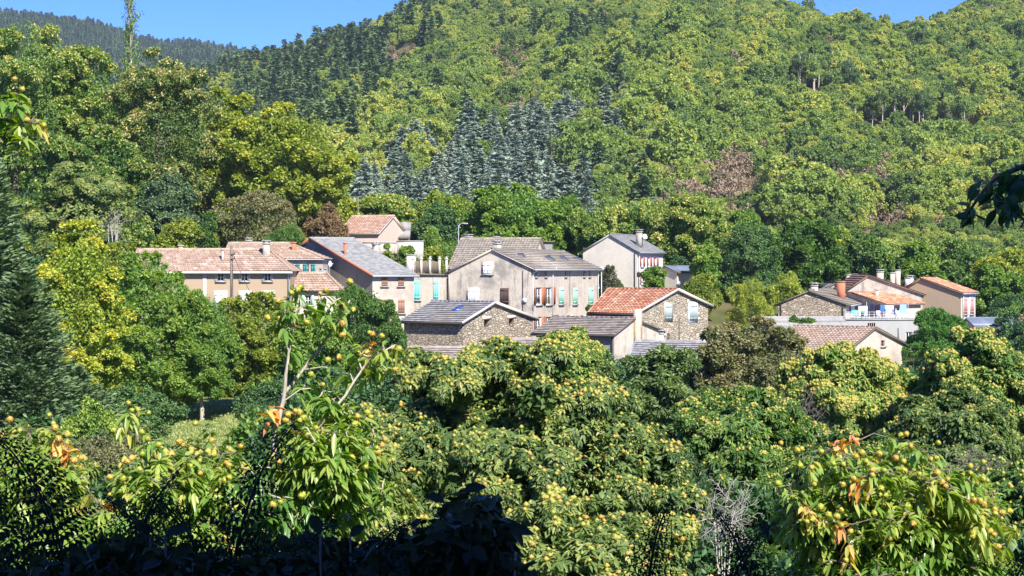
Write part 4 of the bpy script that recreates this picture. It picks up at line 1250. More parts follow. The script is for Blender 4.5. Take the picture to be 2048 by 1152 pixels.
# ------------------------------------------------------------------ hillside woods
rngH = np.random.default_rng(77)
BK = M['bark']
broad = []
for k in range(7):
    rx = [4.6, 4.2, 5.0, 3.8, 4.8, 4.3, 3.6][k]; top = [7.5, 8.2, 7.0, 8.8, 7.6, 6.6, 9.5][k]
    me, C = crown_mesh('hillside_tree', 300 + k, rx, rx * .95, .8, top, nl=15, rl=.42, nsub=9, n=7500, L=.52, Wd=.34, mats=[M['hbroad'], M['pale']], tb=.52, yellow=.1, tip=.1, jag=.25, core=.2, gap=.04, low=-.8, outw=1.1)
    broad.append(me)
midm = []
for k in range(5):
    rx = [4.4, 4.8, 4.0, 5.0, 4.2][k]; top = [8.0, 7.4, 9.0, 8.4, 7.0][k]
    me, C = crown_mesh('valley_wood_tree', 320 + k, rx, rx * .95, .3, top, nl=22, rl=.33, nsub=10, n=12000, L=.4, Wd=.25, mats=[M['hbroad']], tb=.42, yellow=.12, tip=.1, jag=.3, core=.25, gap=.05)
    midm.append(me)
brownm = []
for k in range(3):
    me, C = crown_mesh('hillside_tree', 330 + k, 3.6, 3.6, 1, [6.5, 7.5, 6][k], nl=10, rl=.36, nsub=9, n=1300, L=.8, Wd=.3, mats=[M['hbrown']], tb=.4, gap=.25)
    brownm.append(me)
pinem = [conifer_mesh('pine', 350 + k, [12, 14, 10.5, 13][k], [3.2, 2.9, 3.3, 2.8][k], [M['hpine'], BK], 15, 9, 9, L=1.3, Wd=.75, droop=.15, shape=.75, gap=.1, flat=1.0, tb=.45) for k in range(4)]
cedarm = [conifer_mesh('cedar', 360 + k, [13, 15, 11, 14][k], [4.6, 4.2, 4.0, 4.8][k], [M['hcedar'], BK], 16, 11, 20, L=.95, Wd=.45, droop=.25, gap=.08, shape=.8, flat=1.0, trunk_r=.2, tb=.5) for k in range(4)]
tallm = []
for k in range(3):
    me, C = crown_mesh('tall_tree', 380 + k, 2.3, 2.2, 7.5, [14, 15.5, 13][k], nl=12, rl=.35, nsub=8, n=2600, L=.5, Wd=.32, mats=[M['hbroad'], M['pale']], tb=.3, yellow=.05)
    tg = G(); rr = np.random.default_rng(k)
    tg.tube([(0, 0, -.5), (.2, 0, 5), (.1, 0, 13)], [.24, .2, .08], 6, m=1)
    for q in range(5): a_ = rr.random() * 6.28; z_ = 5 + 5 * rr.random(); tg.tube([(0.1, 0, z_), (math.cos(a_) * 1.1, math.sin(a_) * 1.1, z_ + 2), (math.cos(a_) * 1.6, math.sin(a_) * 1.6, z_ + 4)], [.1, .07, .03], 5, m=1)
    n0 = len(me.vertices); co_ = np.empty(n0 * 3, np.float32); me.vertices.foreach_get('co', co_); nt_ = len(me.polygons); li_ = np.empty(nt_ * 3, np.int32); me.polygons.foreach_get('vertices', li_)
    tt_ = np.empty(nt_, np.float32); me.attributes['tint'].data.foreach_get('value', tt_)
    tg.add(co_.reshape(-1, 3), li_.reshape(-1, 3), tt_, 0); tallm.append(tg.mesh('tall_tree', [M['hbroad'], M['pale']]))
deadm = [conifer_mesh('dry_cedar', 370, 13, 2.6, [M['hdead'], BK], 16, 6, 5, L=.8, Wd=.15, gap=.3)]
KINDS = {'broad': broad, 'tall': tallm, 'mid': midm, 'brown': brownm, 'pine': pinem, 'cedar': cedarm, 'dead': deadm}
pts = {k: [] for k in KINDS}


def vn(u, v, s, seed): return float(vnoise(np.array([u / s]), np.array([v / s]), seed)[0])


def kind_at(x, y, u, v):
    n1 = vn(u, v, 60, 21); n2 = vn(u, v, 25, 22); r_ = rngH.random()
    if y > 1250:
        if y < 2150: return 'brown' if n1 > .55 and r_ < .5 else ('broad' if r_ < .3 else 'pine')
        return 'pine'
    if 690 < u < 1180 and 396 < y < 470 and v > 385: return 'cedar'
    ct = 368 - (u - 700) * .26 + 50 * (n2 - .5)
    if 690 < u < 1235 + 60 * (n1 - .6) and n2 > .16 and y < 620 and ct < v < 425 and not (u > 1150 and v > 350): return 'dead' if r_ < .05 else 'cedar'
    if y < 400: return 'mid'
    # dark pines on the left flank
    edge = 770 + 60 * (n1 - .5) - max(0, v - 250) * .5
    if u < edge and v > 95: return 'pine' if r_ < (.9 if n2 < .75 else .4) else 'broad'
    if u < 880 and v <= 95 + 30 * n2: return 'pine' if r_ < .55 else ('broad' if r_ < .9 else 'brown')
    if u < 1300 and n2 > .72: return 'pine'
    el = 186 + (u - 1560) * .24 if u < 1700 else (268 + (u - 1700) * .02 if u < 1780 else 262 + (u - 1780) * .16)
    if 1555 < u < 1960 and el - 26 < v < el + 4: return 'tall'
    if 1555 < u < 1960 and el < v < el + 26: return 'skip'
    if 1180 < u < 1260 and 180 < v < 290: return 'pine' if r_ < .8 else 'cedar'
    if 740 < u < 1050 and 50 < v < 290 and n1 > .5: return 'brown' if r_ < .6 else 'broad'
    if 1400 < u < 1520 and 355 < v < 420: return 'brown'
    if 1300 < u < 2048 and v > 345 and n2 > .4: return 'brown' if r_ < .5 else 'broad'
    if v < 60 and u > 1400: return 'brown' if r_ < .35 else 'broad'
    return 'brown' if r_ < .05 else 'broad'


y = 222.0
while y < 3050:
    sp = 6.1 if y < 1250 else (12.0 if y < 2100 else 9.5)
    if 1150 < y < 1250: sp = 9
    lo = -620 if y < 1250 else -500; hi_u = 2500 if y < 1250 else (760 if y > 1250 else 0)
    if 2750 < y: break
    x0 = (lo - 1024) / F * y; x1 = (hi_u - 1024) / F * y
    nn = int((x1 - x0) / sp)
    xs = x0 + (np.arange(nn) + rngH.random(nn) * .8) * sp; yv = y + (rngH.random(nn) - .5) * sp * .9
    zs = zt(xs, yv)
    us = 1024 + F * xs / yv; vs = HZ - F * zs / yv
    for a, b, c, u, v in zip(xs, yv, zs, us, vs):
        if b > 1250 and (b < 2150 and rngH.random() < .25): continue
        if 1400 < u < 1500 and 375 < v < 420 and rngH.random() < .3: continue
        if b < 238 and u > 650: continue
        if b > 1250 and u > 760: continue
        k = kind_at(a, b, u, v)
        if k == 'skip': continue
        clr = ((u - 1590) / 95) ** 2 + ((v - 385) / 34) ** 2 < .5 + .7 * vn(u, v, 30, 41) or ((u - 820) / 75) ** 2 + ((v - 118) / 26) ** 2 < vn(u, v, 25, 42) * 1.3 or ((u - 960) / 90) ** 2 + ((v - 225) / 20) ** 2 < vn(u, v, 25, 43)
        if clr: k = 'brown'
        if k == 'cedar' and rngH.random() < .3: continue
        s = (.75 + .5 * rngH.random()) * (.92 if b < 1250 else 1)
        if k == 'broad': s *= (.7 + .6 * vn(u, v, 90, 31)) * (1.35 if rngH.random() < .12 else 1)
        if k == 'broad' and b < 640: s *= 1.12
        if k == 'mid' and u > 560: s *= .8 if b < 310 else .62
        if clr: s = .3 + .3 * rngH.random() ** 2
        if k == 'pine' and b < 1250: s *= .6 + .5 * rngH.random()
        if k == 'cedar': s *= .6 + .5 * rngH.random()
        if k in ('broad', 'brown') and b > 700: s *= .9
        pts[k].append((a, b, c - .2, s, rngH.random() * 6.283))
    y += sp * (.95 if y < 1250 else 1.1)

LAB = {'tall': ('tall_tree', 'tree', 'slim tree with a bare pale trunk at the open wood edge, upper right hillside', 'bare-trunked trees at the wood edge on the hill'),
       'mid': ('valley_wood_tree', 'tree', 'medium green broadleaf tree of the wood just behind the village', 'trees of the wood behind the village'),
       'broad': ('hillside_tree', 'tree', 'round broadleaf tree of the dense green and yellow-green wood on the facing hillside', 'broadleaf trees on the hillside'),
       'brown': ('half_bare_tree', 'tree', 'thin greyish brown half-bare tree among the green ones on the hillside', 'brownish trees on the hillside'),
       'pine': ('pine_tree', 'tree', 'dark green pine of the conifer wood on the left flank of the hill', 'dark pines on the hillside'),
       'cedar': ('cedar_tree', 'tree', 'blue-grey cedar of the stand at the foot of the hill behind the village', 'blue-grey cedars on the hillside'),
       'dead': ('cedar_tree', 'tree', 'dry pinkish grey cedar standing dead among the blue-grey cedars', 'dry cedars on the hillside')}
STUFF = {'tall': ('tall_wood', 'rest of the bare-trunked trees'), 'mid': ('valley_wood', 'green wood filling the valley side behind the village'), 'broad': ('hillside_wood', 'hillside covered by far-off green broadleaf wood'), 'brown': ('brown_wood', 'far-off brownish bare wood scattered on the hill'),
         'pine': ('pine_wood', 'far-off dark pine wood on the hill and the distant ridge'), 'cedar': ('cedar_wood', 'rest of the cedar stand'), 'dead': ('dry_wood', 'dry trees')}


def scatter(name, P, protos, label):
    """one object: points that geometry nodes turn into instances of the trees of that kind"""
    P = np.array(P); me = bpy.data.meshes.new(name); me.vertices.add(len(P)); me.vertices.foreach_set('co', P[:, :3].astype(np.float32).ravel())
    for nm, dat in (('sc', P[:, 3]), ('rot', P[:, 4])):
        a = me.attributes.new(nm, 'FLOAT', 'POINT'); a.data.foreach_set('value', dat.astype(np.float32))
    a = me.attributes.new('kind_index', 'INT', 'POINT'); a.data.foreach_set('value', np.random.default_rng(5).integers(0, len(protos), len(P)).astype(np.int32))
    o = link(name, me); finish(o, label, None, None, 'stuff')
    ng = bpy.data.node_groups.new(name, 'GeometryNodeTree')
    ng.interface.new_socket('Geometry', in_out='INPUT', socket_type='NodeSocketGeometry'); ng.interface.new_socket('Geometry', in_out='OUTPUT', socket_type='NodeSocketGeometry')
    gi = ng.nodes.new('NodeGroupInput'); go = ng.nodes.new('NodeGroupOutput'); jn = ng.nodes.new('GeometryNodeJoinGeometry')

    def attr(nm, typ):
        x = ng.nodes.new('GeometryNodeInputNamedAttribute'); x.data_type = typ; x.inputs[0].default_value = nm; return x.outputs[0]
    sc = attr('sc', 'FLOAT'); rt = attr('rot', 'FLOAT'); ki = attr('kind_index', 'INT')
    cx = ng.nodes.new('ShaderNodeCombineXYZ'); ng.links.new(rt, cx.inputs[2])
    for k, po in enumerate(protos):
        oi = ng.nodes.new('GeometryNodeObjectInfo'); oi.inputs['Object'].default_value = po; oi.inputs['As Instance'].default_value = True
        oi.transform_space = 'ORIGINAL'
        cmp_ = ng.nodes.new('FunctionNodeCompare'); cmp_.data_type = 'INT'; cmp_.operation = 'EQUAL'
        ng.links.new(ki, cmp_.inputs[2]); cmp_.inputs[3].default_value = k
        ip = ng.nodes.new('GeometryNodeInstanceOnPoints')
        ng.links.new(gi.outputs[0], ip.inputs['Points']); ng.links.new(cmp_.outputs[0], ip.inputs['Selection'])
        ng.links.new(oi.outputs['Geometry'], ip.inputs['Instance']); ng.links.new(cx.outputs[0], ip.inputs['Rotation']); ng.links.new(sc, ip.inputs['Scale'])
        ng.links.new(ip.outputs[0], jn.inputs[0])
    ng.links.new(jn.outputs[0], go.inputs[0])
    md = o.modifiers.new('scatter', 'NODES'); md.node_group = ng
    return o


for k, P in pts.items():
    nm, cat, lab, grp = LAB[k]

    def vis(p):
        u, v = pix(p)
        return p[3] ** 2 / p[1] ** 2 * (1 if -30 < u < 2080 and -20 < v < 470 and not (400 < p[1] < 420) else .02)
    P.sort(key=vis, reverse=True)
    protos = []
    for i, p in enumerate(P[:295]):
        me = KINDS[k][i % len(KINDS[k])]
        o = link(nm, me, None, (p[0], p[1], p[2])); o.scale = (p[3],) * 3; o.rotation_euler = (0, 0, p[4])
        finish(o, lab, cat, grp)
        if i < len(KINDS[k]): protos.append(o)
    if len(P) > 295: scatter(STUFF[k][0], P[295:], protos, STUFF[k][1])
    print('hill', k, len(P))

# ------------------------------------------------------------------ trees behind and around the village
T = tree_px
BG = 'round trees behind the village'
# big chestnuts on the left slope
T('chestnut_tree', 'huge dark green chestnut with yellow-tipped crown at the top left edge', 'tree', -110, 170, 48, 212, 'c', 401, vb=480, n=65000, leaf=(.34, .19), mat='chest', nl=70, rl=.17, nsub=11, tb=.55, yellow=.35, gap=.03)
T('chestnut_tree', 'chestnut with a narrow pointed crown between the two largest ones on the left slope', 'tree', 100, 255, 98, 216, 'c', 402, vb=470, n=42000, leaf=(.34, .19), mat='chest', nl=60, rl=.17, nsub=11, tb=.58, yellow=.25)
T('chestnut_tree', 'tall chestnut dotted with tan-yellow burrs in the middle of the left slope', 'tree', 200, 436, 103, 206, 'c', 403, vb=480, n=70000, leaf=(.32, .18), mat='chest_y', nl=80, rl=.16, nsub=11, tb=.3, yellow=.5, gap=.05)
T('walnut_tree', 'yellow-green tree rising between the burr-dotted chestnut and the lime-green walnut', 'tree', 375, 520, 180, 214, 'c', 404, vb=470, n=32000, leaf=(.4, .24), mat='limey', nl=50, rl=.19, nsub=11, tb=.42)
T('walnut_tree', 'broad lime-green walnut at the right end of the left slope', 'tree', 440, 702, 212, 203, 'c', 405, vb=490, n=72000, leaf=(.36, .22), mat='limey', nl=80, rl=.16, nsub=11, tb=.42, yellow=.25, gap=.06)
T('chestnut_tree', 'dark chestnut low on the left slope with deep shade under it', 'tree', 60, 300, 260, 196, 'c', 406, vb=520, n=50000, leaf=(.34, .2), mat='chest', nl=60, rl=.18, nsub=11, tb=.38, yellow=.4)
T('oak_tree', 'dull olive-green oak with a narrow oval crown above the long tan house', 'tree', 276, 400, 350, 180, 'c', 407, vb=500, n=26000, leaf=(.26, .13), mat='cypress', nl=30, rl=.25, tb=.3, trunk_h=1)
T('chestnut_tree', 'sprawling chestnut with bare grey branches left of the long tan house', 'tree', 60, 285, 330, 165, 'ch', 408, vb=520, n=9000, leaf=(.26, .1), mat='chest_y', nl=26, rl=.24, burr=.12, tb=.3, gap=.25, style='s')
T('ivy_column', 'slim dark green ivy-clad tree above the tan house roof', 'tree', 392, 436, 425, 176, 'c', 409, vb=505, n=7000, leaf=(.25, .2), mat='fresh', nl=12, tb=.2, trunk_h=.5)
T('brownish_tree', 'low spreading brownish green tree behind the tan roofs', 'tree', 430, 615, 385, 184, 'c', 410, vb=500, n=24000, leaf=(.28, .13), mat='olive', nl=24, rl=.28, tb=.45, gap=.2)
T('rusty_tree', 'rust-brown shrub-like tree left of the highest orange roof', 'tree', 612, 700, 408, 186, 'c', 411, vb=480, n=12000, leaf=(.26, .11), mat='brown', nl=16, tb=.45, gap=.2)
T('clipped_bush', 'dense rounded green bush clipped smooth behind the village roofs', 'bush', 536, 628, 450, 170, 'c', 412, vb=500, n=16000, leaf=(.16, .08), mat='fresh', nl=26, rl=.4, tb=.25, jag=.05, gap=0, yellow=.0, trunk_h=.3)
T('hazel_bush', 'yellowish bush above the long tan house roof', 'bush', 300, 400, 440, 168, 'c', 413, vb=520, n=14000, leaf=(.28, .18), mat='limey', nl=14, tb=.3, yellow=.3)
T('hazel_bush', 'green bush peeping over the left end of the tan house roof', 'bush', 190, 310, 425, 166, 'c', 414, vb=540, n=14000, leaf=(.28, .16), mat='chest', nl=14, tb=.5, yellow=.3)
T('garden_tree', 'yellow-tinged green tree hiding the left end of the long tan house', 'tree', 185, 292, 488, 116, 'c', 415, vb=680, n=30000, leaf=(.2, .11), mat='limey', nl=40, rl=.2, nsub=10, tb=.3, yellow=.3, trunk_h=2)
# row behind the roofs
T('chestnut_tree', 'yellow-green chestnut behind the highest orange roof', 'tree', 690, 835, 390, 224, 'c', 420, vb=470, n=22000, leaf=(.38, .22), mat='chest', nl=18, tb=.6, yellow=.25)
T('linden_tree', 'dark green tree right of the corrugated shed', 'tree', 808, 935, 408, 206, 'c', 421, vb=500, n=30000, leaf=(.3, .2), mat='darkgreen', nl=18, tb=.6)
T('chestnut_tree', 'golden-topped tree peeping out behind the dark green one right of the shed', 'tree', 840, 950, 384, 232, 'c', 422, vb=460, n=15000, leaf=(.36, .22), mat='yellow', nl=14, tb=.15, yellow=.2)
T('walnut_tree', 'large bright green walnut above the beige canal-tile roof', 'tree', 915, 1130, 372, 206, 'c', 423, vb=500, n=52000, leaf=(.36, .24), mat='fresh', nl=70, rl=.17, nsub=11, tb=.5, yellow=.15)
T('walnut_tree', 'medium green tree just right of the large bright walnut', 'tree', 1060, 1170, 392, 215, 'c', 424, vb=520, n=22000, leaf=(.34, .24), mat='fresh', nl=16, tb=.3)
T('chestnut_tree', 'chestnut rising left of the tall cream house', 'tree', 1135, 1238, 418, 203, 'c', 425, vb=520, n=20000, leaf=(.32, .2), mat='chest', nl=16, tb=.52)
T('chestnut_tree', 'yellow-green chestnut directly behind the tall cream house', 'tree', 1215, 1345, 402, 212, 'c', 426, vb=520, n=24000, leaf=(.34, .2), mat='chest', nl=18, tb=.6, yellow=.25)
T('chestnut_tree', 'big round yellow-dotted chestnut right of the tall cream house', 'tree', 1308, 1470, 393, 204, 'c', 427, vb=545, n=46000, leaf=(.3, .18), mat='chest', nl=80, rl=.16, nsub=10, tb=.55, yellow=.4, gap=.05)
T('linden_tree', 'dark dense tree in front of the round chestnut, with deep shade', 'tree', 1420, 1560, 448, 195, 'c', 428, vb=640, n=34000, leaf=(.26, .14), mat='darkgreen', nl=24, tb=.6, rl=.28, trunk_h=1)
T('linden_tree', 'dark green tree with hanging foliage behind the stone gable', 'tree', 1528, 1700, 440, 200, 'c', 429, vb=580, n=36000, leaf=(.34, .22), mat='fresh', nl=24, tb=.16, rl=.28, gap=.2)
T('ash_tree', 'light green small tree before the dark dense tree', 'tree', 1380, 1440, 492, 186, 'c', 430, vb=560, n=9000, leaf=(.26, .16), mat='fresh', nl=12, tb=.5)
T('hazel_bush', 'yellow-green bush right of the orange-roofed stone house', 'bush', 1350, 1440, 548, 178, 'c', 431, vb=640, n=13000, leaf=(.24, .14), mat='limey', nl=14, tb=.3, trunk_h=.5)
T('bamboo_clump', 'feathery bright lime bamboo clump left of the stone gable', 'plant', 1455, 1545, 562, 165, 'c', 432, vb=660, n=15000, leaf=(.26, .06), mat='limey', nl=14, tb=.5, trunk_h=.4)
T('yellow_shrub', 'pale yellow shrub behind the stone gable', 'bush', 1530, 1608, 545, 182, 'c', 433, vb=610, n=11000, leaf=(.2, .1), mat='yellow', nl=14, tb=.35)
T('garden_tree', 'small round green tree at the foot of the tall cream house', 'tree', 1285, 1333, 534, 180, 'c', 434, vb=588, n=6500, leaf=(.24, .16), mat='fresh', nl=12, tb=.4)
T('garden_bush', 'dark green bush between the large grey gabled house and the tall cream house', 'bush', 1190, 1245, 532, 180, 'c', 435, vb=600, n=9000, leaf=(.18, .09), mat='olive', nl=14, tb=.05, trunk_h=.4)
T('garden_bush', 'leafy vine bush beside the terrace fence posts', 'bush', 795, 838, 492, 176, 'c', 436, vb=525, n=4500, leaf=(.26, .18), mat='fresh', nl=12, tb=.5)
T('garden_bush', 'vine with yellowing leaves over the terrace posts', 'bush', 842, 892, 494, 174, 'c', 437, vb=525, n=5000, leaf=(.26, .18), mat='limey', nl=12, tb=.3)
T('garden_bush', 'small bright bush beside the twin-pot chimney', 'bush', 760, 785, 488, 170, 'c', 438, vb=515, n=2500, leaf=(.2, .12), mat='fresh', nl=8, tb=.6)
T('walnut_tree', 'slim light green tree at the left corner of the beige canal-tile roof', 'tree', 848, 880, 455, 188, 'c', 439, vb=505, n=5000, leaf=(.26, .18), mat='fresh', nl=9, tb=.6)
T('garden_bush', 'green shrub in front of the stone gable', 'bush', 1568, 1632, 632, 157, 'c', 440, vb=670, n=6000, leaf=(.2, .12), mat='fresh', nl=12, tb=.25)
T('garden_bush', 'small shrub at the left corner of the orange-roofed stone house', 'bush', 1170, 1188, 610, 158, 'c', 441, vb=650, n=2500, leaf=(.16, .1), mat='fresh', nl=8, tb=.2)
for q, (u0, u1, vt, Y, mt) in enumerate(((1690, 1790, 470, 222, 'chest'), (1780, 1880, 485, 225, 'fresh'), (1870, 1990, 478, 230, 'chest'), (1960, 2080, 500, 215, 'limey'), (1930, 2050, 530, 200, 'fresh'), (1440, 1530, 420, 235, 'fresh'), (1640, 1720, 455, 240, 'limey'))):
    T('valley_tree', ['green tree behind the big sloping grey gable', 'green tree between the two rightmost gables', 'chestnut behind the rightmost beige house', 'lime-green tree at the right edge beyond the village',
      'low green tree right of the rightmost beige house', 'pale green tree peeping between the round chestnut and the hanging one', 'yellowish tree just right of the tree with hanging foliage'][q], 'tree', u0, u1, vt, Y, 'c', 450 + q, vb=620, n=17000, leaf=(.36, .24), mat=mt, nl=16, tb=.35 + .1 * (q % 2), yellow=.2)
T('thuja_bush', 'bright green rounded thuja in front of the terrace block', 'bush', 1812, 1934, 618, 150, 'c', 460, vb=735, n=42000, leaf=(.2, .07), mat='thuja', nl=30, rl=.34, nsub=20, tb=.45, jag=.1, gap=0, yellow=0, droop=-.8, trunk_h=.4)
# poplar
x = (262 - 1024) / F * 235; zz = ztf(x, 235)
t = thing('poplar_tree', 'thin tall poplar with sparse leaves standing up against the sky', 'tree', (x, 235, zz))
rp = np.random.default_rng(9); g = G(); gb = G(); Hp = (HZ + 25) / F * 235 - zz
gb.tube([(0, 0, -.5), (.1, 0, Hp * .5), (0, 0, Hp)], [.3, .2, .04], 7)
PP = []
for k in range(46):
    z0 = Hp * (.45 + .53 * (k / 46)); a = rp.random() * 6.28; r_ = .5 + .9 * rp.random()
    q0 = np.array([0, 0, z0]); q1 = q0 + np.array([math.cos(a) * r_, math.sin(a) * r_, 2.2 + rp.random()])
    gb.tube([q0, (q0 + q1) / 2 + np.array([math.cos(a), math.sin(a), 0]) * .25, q1], [.06, .04, .015], 4)
    m_l = 70 if rp.random() < .75 else 12; tt = rp.random(m_l) ** .6
    PP.append(q0 + (q1 - q0) * tt[:, None] + rp.normal(size=(m_l, 3)) * .3)
P = np.concatenate(PP); n_ = len(P)
leaves_simple(g, P, rdir(rp, n_), rdir(rp, n_), .28, .22, np.clip(.3 + .4 * rp.random(n_), 0, 1))
link('trunk', gb.mesh('trunk', [M['pale']]), t); link('crown', g.mesh('crown', [M['chest']]), t)

# ------------------------------------------------------------------ middle distance on the left: garden trees round the lawn
me = conifer_mesh('crown', 500, 11.5, 2.3, [M['cypress'], BK], 60, 13, 62, L=.24, Wd=.085, droop=-.25, shape=.6, gap=.15, flat=1.2, base=.02)
def conifer_px(name, label, u, vt, Y, me, H):
    x = (u - 1024) / F * Y; z = ztf(x, Y); t = thing(name, label, 'tree', (x, Y, z)); top = (HZ - vt) / F * Y - z
    t.scale = (top / H,) * 3; link('crown', me, t); return t
conifer_px('cypress_tree', 'tall grey-green cypress filling the left edge', -45, 285, 72, me, 11.5)
conifer_px('cypress_tree', 'second grey-green cypress, lower and right of the tallest one', 45, 560, 66, conifer_mesh('crown', 501, 8, 2.2, [M['cypress'], BK], 48, 13, 54, L=.24, Wd=.085, droop=-.25, shape=.55, gap=.15, flat=1.2, base=.02), 8)
conifer_px('cypress_tree', 'low spreading cypress at the left end of the lawn', 140, 745, 70, conifer_mesh('crown', 502, 5, 2.6, [M['cypress'], BK], 34, 13, 50, L=.24, Wd=.085, droop=-.25, shape=.6, gap=.15, flat=1.2, base=.02), 5)
T('maple_tree', 'bright yellow autumn tree between the cypress and the long tan house', 'tree', 55, 255, 445, 92, 'c', 510, vb=830, n=60000, leaf=(.17, .12), mat='yellow', nl=80, rl=.15, nsub=10, tb=.38, yellow=.35, gap=.15, trunk_h=2)
T('ash_tree', 'fresh green ash in front of the left half of the long tan house', 'tree', 195, 400, 508, 108, 'c', 511, vb=800, n=60000, leaf=(.2, .09), mat='fresh', nl=80, rl=.15, nsub=10, tb=.55, gap=.22, trunk_h=2.5, bark='pale')
T('ash_tree', 'green tree right of the taller ash, spreading over the lawn', 'tree', 330, 480, 590, 108, 'c', 512, vb=780, n=42000, leaf=(.2, .09), mat='fresh', nl=60, rl=.17, nsub=10, tb=.5, gap=.2, trunk_h=2, bark='pale')
T('ash_tree', 'light olive-green tree in front of the utility pole', 'tree', 420, 610, 588, 112, 'c', 513, vb=760, n=46000, leaf=(.2, .09), mat='limey', nl=70, rl=.16, nsub=10, tb=.32, gap=.22, trunk_h=2, bark='pale')
T('ash_tree', 'leafy green tree in front of the low pink-roofed annex', 'tree', 560, 700, 625, 100, 'c', 514, vb=850, n=36000, leaf=(.2, .1), mat='fresh', nl=24, rl=.27, tb=.5, gap=.15, trunk_h=2)
T('fig_bush', 'dense dark green tree hiding the corner of the brown-shuttered house', 'tree', 645, 805, 575, 128, 'c', 515, vb=760, n=44000, leaf=(.2, .1), mat='chest', nl=28, rl=.27, tb=.3, yellow=.1, gap=.1, trunk_h=1)
T('hedge_bush', 'low dark bush at the back of the lawn, under the ash trees', 'bush', 180, 350, 770, 88, 'c', 516, vb=870, n=20000, leaf=(.14, .09), mat='darkgreen', nl=20, tb=.6, trunk_h=.2)
T('hedge_bush', 'dark leafy bush at the right end of the lawn', 'bush', 470, 620, 765, 88, 'c', 517, vb=880, n=22000, leaf=(.14, .08), mat='darkgreen', nl=20, tb=.4, trunk_h=.2)
T('hedge_bush', 'bushy green undergrowth behind the lawn, right of centre', 'bush', 330, 560, 735, 124, 'c', 518, vb=830, n=26000, leaf=(.18, .1), mat='fresh', nl=24, tb=.3, trunk_h=.3)
T('hedge_bush', 'green shrub in front of the left end of the lawn', 'bush', 120, 240, 800, 60, 'c', 519, vb=930, n=16000, leaf=(.12, .07), mat='fresh', nl=16, tb=.6, trunk_h=.2)
T('hedge_bush', 'wild brown-green scrub below the lawn on the left', 'bush', 40, 300, 868, 48, 'c', 520, vb=1040, n=26000, leaf=(.09, .04), mat='olive', nl=24, tb=.35, gap=.2, trunk_h=.2)

# ------------------------------------------------------------------ chestnuts in the valley, right and centre
T('chestnut_tree', 'big yellow-burred chestnut filling the centre foreground', 'tree', 665, 1365, 690, 32, 'ch', 530, n=40000, leaf=(.115, .036), mat='chest_y', nl=120, rl=.12, nsub=9, burr=.26, tb=.2, yel=.35, yfrac=.6, low=-.8, gap=.1, bark='pale', vb=1250, fill=.2)
T('chestnut_tree', 'bright green and yellow chestnut top in front of the grey rendered house', 'tree', 1010, 1235, 662, 60, 'ch', 531, vb=900, n=16000, leaf=(.14, .05), mat='chest', nl=60, rl=.16, nsub=9, burr=.26, tb=.5, yel=.3, burr_r=.045)
T('willow_tree', 'bluish green fine-leaved tree right of the centre foreground chestnut', 'tree', 1185, 1440, 700, 50, 'c', 532, vb=1050, n=75000, leaf=(.15, .045), mat='bluegreen', nl=80, rl=.15, nsub=10, tb=.55, yellow=.15, droop=.5, gap=.15)
T('plum_tree', 'brownish olive tree in front of the low slate roof', 'tree', 1365, 1640, 640, 78, 'c', 533, vb=860, n=60000, leaf=(.16, .07), mat='olive', nl=80, rl=.15, nsub=10, tb=.45, gap=.25, jag=.5)
T('chestnut_tree', 'bright yellow-green chestnut in front of the wide tan tile roof', 'tree', 1540, 1835, 690, 62, 'ch', 534, vb=880, n=22000, leaf=(.145, .05), mat='chest', nl=80, rl=.15, nsub=9, burr=.3, tb=.55, yel=.3, burr_r=.055)
T('chestnut_tree', 'large dense chestnut speckled with yellow burrs at the right edge', 'tree', 1800, 2130, 662, 57, 'ch', 535, vb=1000, n=32000, leaf=(.145, .05), mat='chest', nl=110, rl=.13, nsub=9, burr=.3, tb=.42, yel=.25, burr_r=.05)
T('chestnut_tree', 'chestnut with a dark hollow and visible trunk right of the willow', 'tree', 1330, 1620, 778, 42, 'ch', 536, vb=1010, n=20000, leaf=(.135, .042), mat='chest', nl=80, rl=.14, nsub=9, burr=.25, tb=.35, yel=.3, gap=.2, low=-.7)
T('chestnut_tree', 'tan-dotted chestnut below the dense one at the right edge', 'tree', 1780, 2040, 775, 45, 'ch', 537, vb=980, n=17000, leaf=(.135, .045), mat='chest_y', nl=80, rl=.14, nsub=9, burr=.26, tb=.15, yel=.3, gap=.22)
T('chestnut_tree', 'shaded green chestnut behind the burr-laden bush at the right', 'tree', 1560, 1860, 870, 38, 'ch', 538, vb=1150, n=13000, leaf=(.14, .045), mat='chest', nl=70, rl=.16, nsub=9, burr=.12, tb=.15, yel=.2, gap=.1)
T('chestnut_tree', 'green chestnut at the lower right corner behind the burr-laden bush', 'tree', 1900, 2200, 930, 30, 'ch', 539, vb=1250, n=12000, leaf=(.12, .036), mat='chest', nl=70, rl=.15, nsub=9, burr=.25, tb=.3, yel=.2)
T('chestnut_tree', 'light green chestnut branches at the bottom centre', 'tree', 900, 1400, 985, 22, 'ch', 540, vb=1300, n=14000, leaf=(.105, .031), mat='chest_y', nl=90, rl=.13, nsub=8, burr=.2, tb=.3, yel=.25, gap=.2)
T('chestnut_tree', 'pale yellow-green chestnut left of the centre foreground, behind the sapling', 'tree', 460, 860, 850, 20, 'ch', 541, vb=1250, n=14000, leaf=(.105, .031), mat='chest_y', nl=90, rl=.13, nsub=8, burr=.2, tb=.35, yel=.2, gap=.15)
T('chestnut_tree', 'light green chestnut coppice along the bottom left', 'tree', 180, 560, 905, 17, 'ch', 542, vb=1250, n=14000, leaf=(.105, .031), mat='chest_y', nl=90, rl=.13, nsub=8, burr=.2, tb=.3, yel=.25, gap=.2)
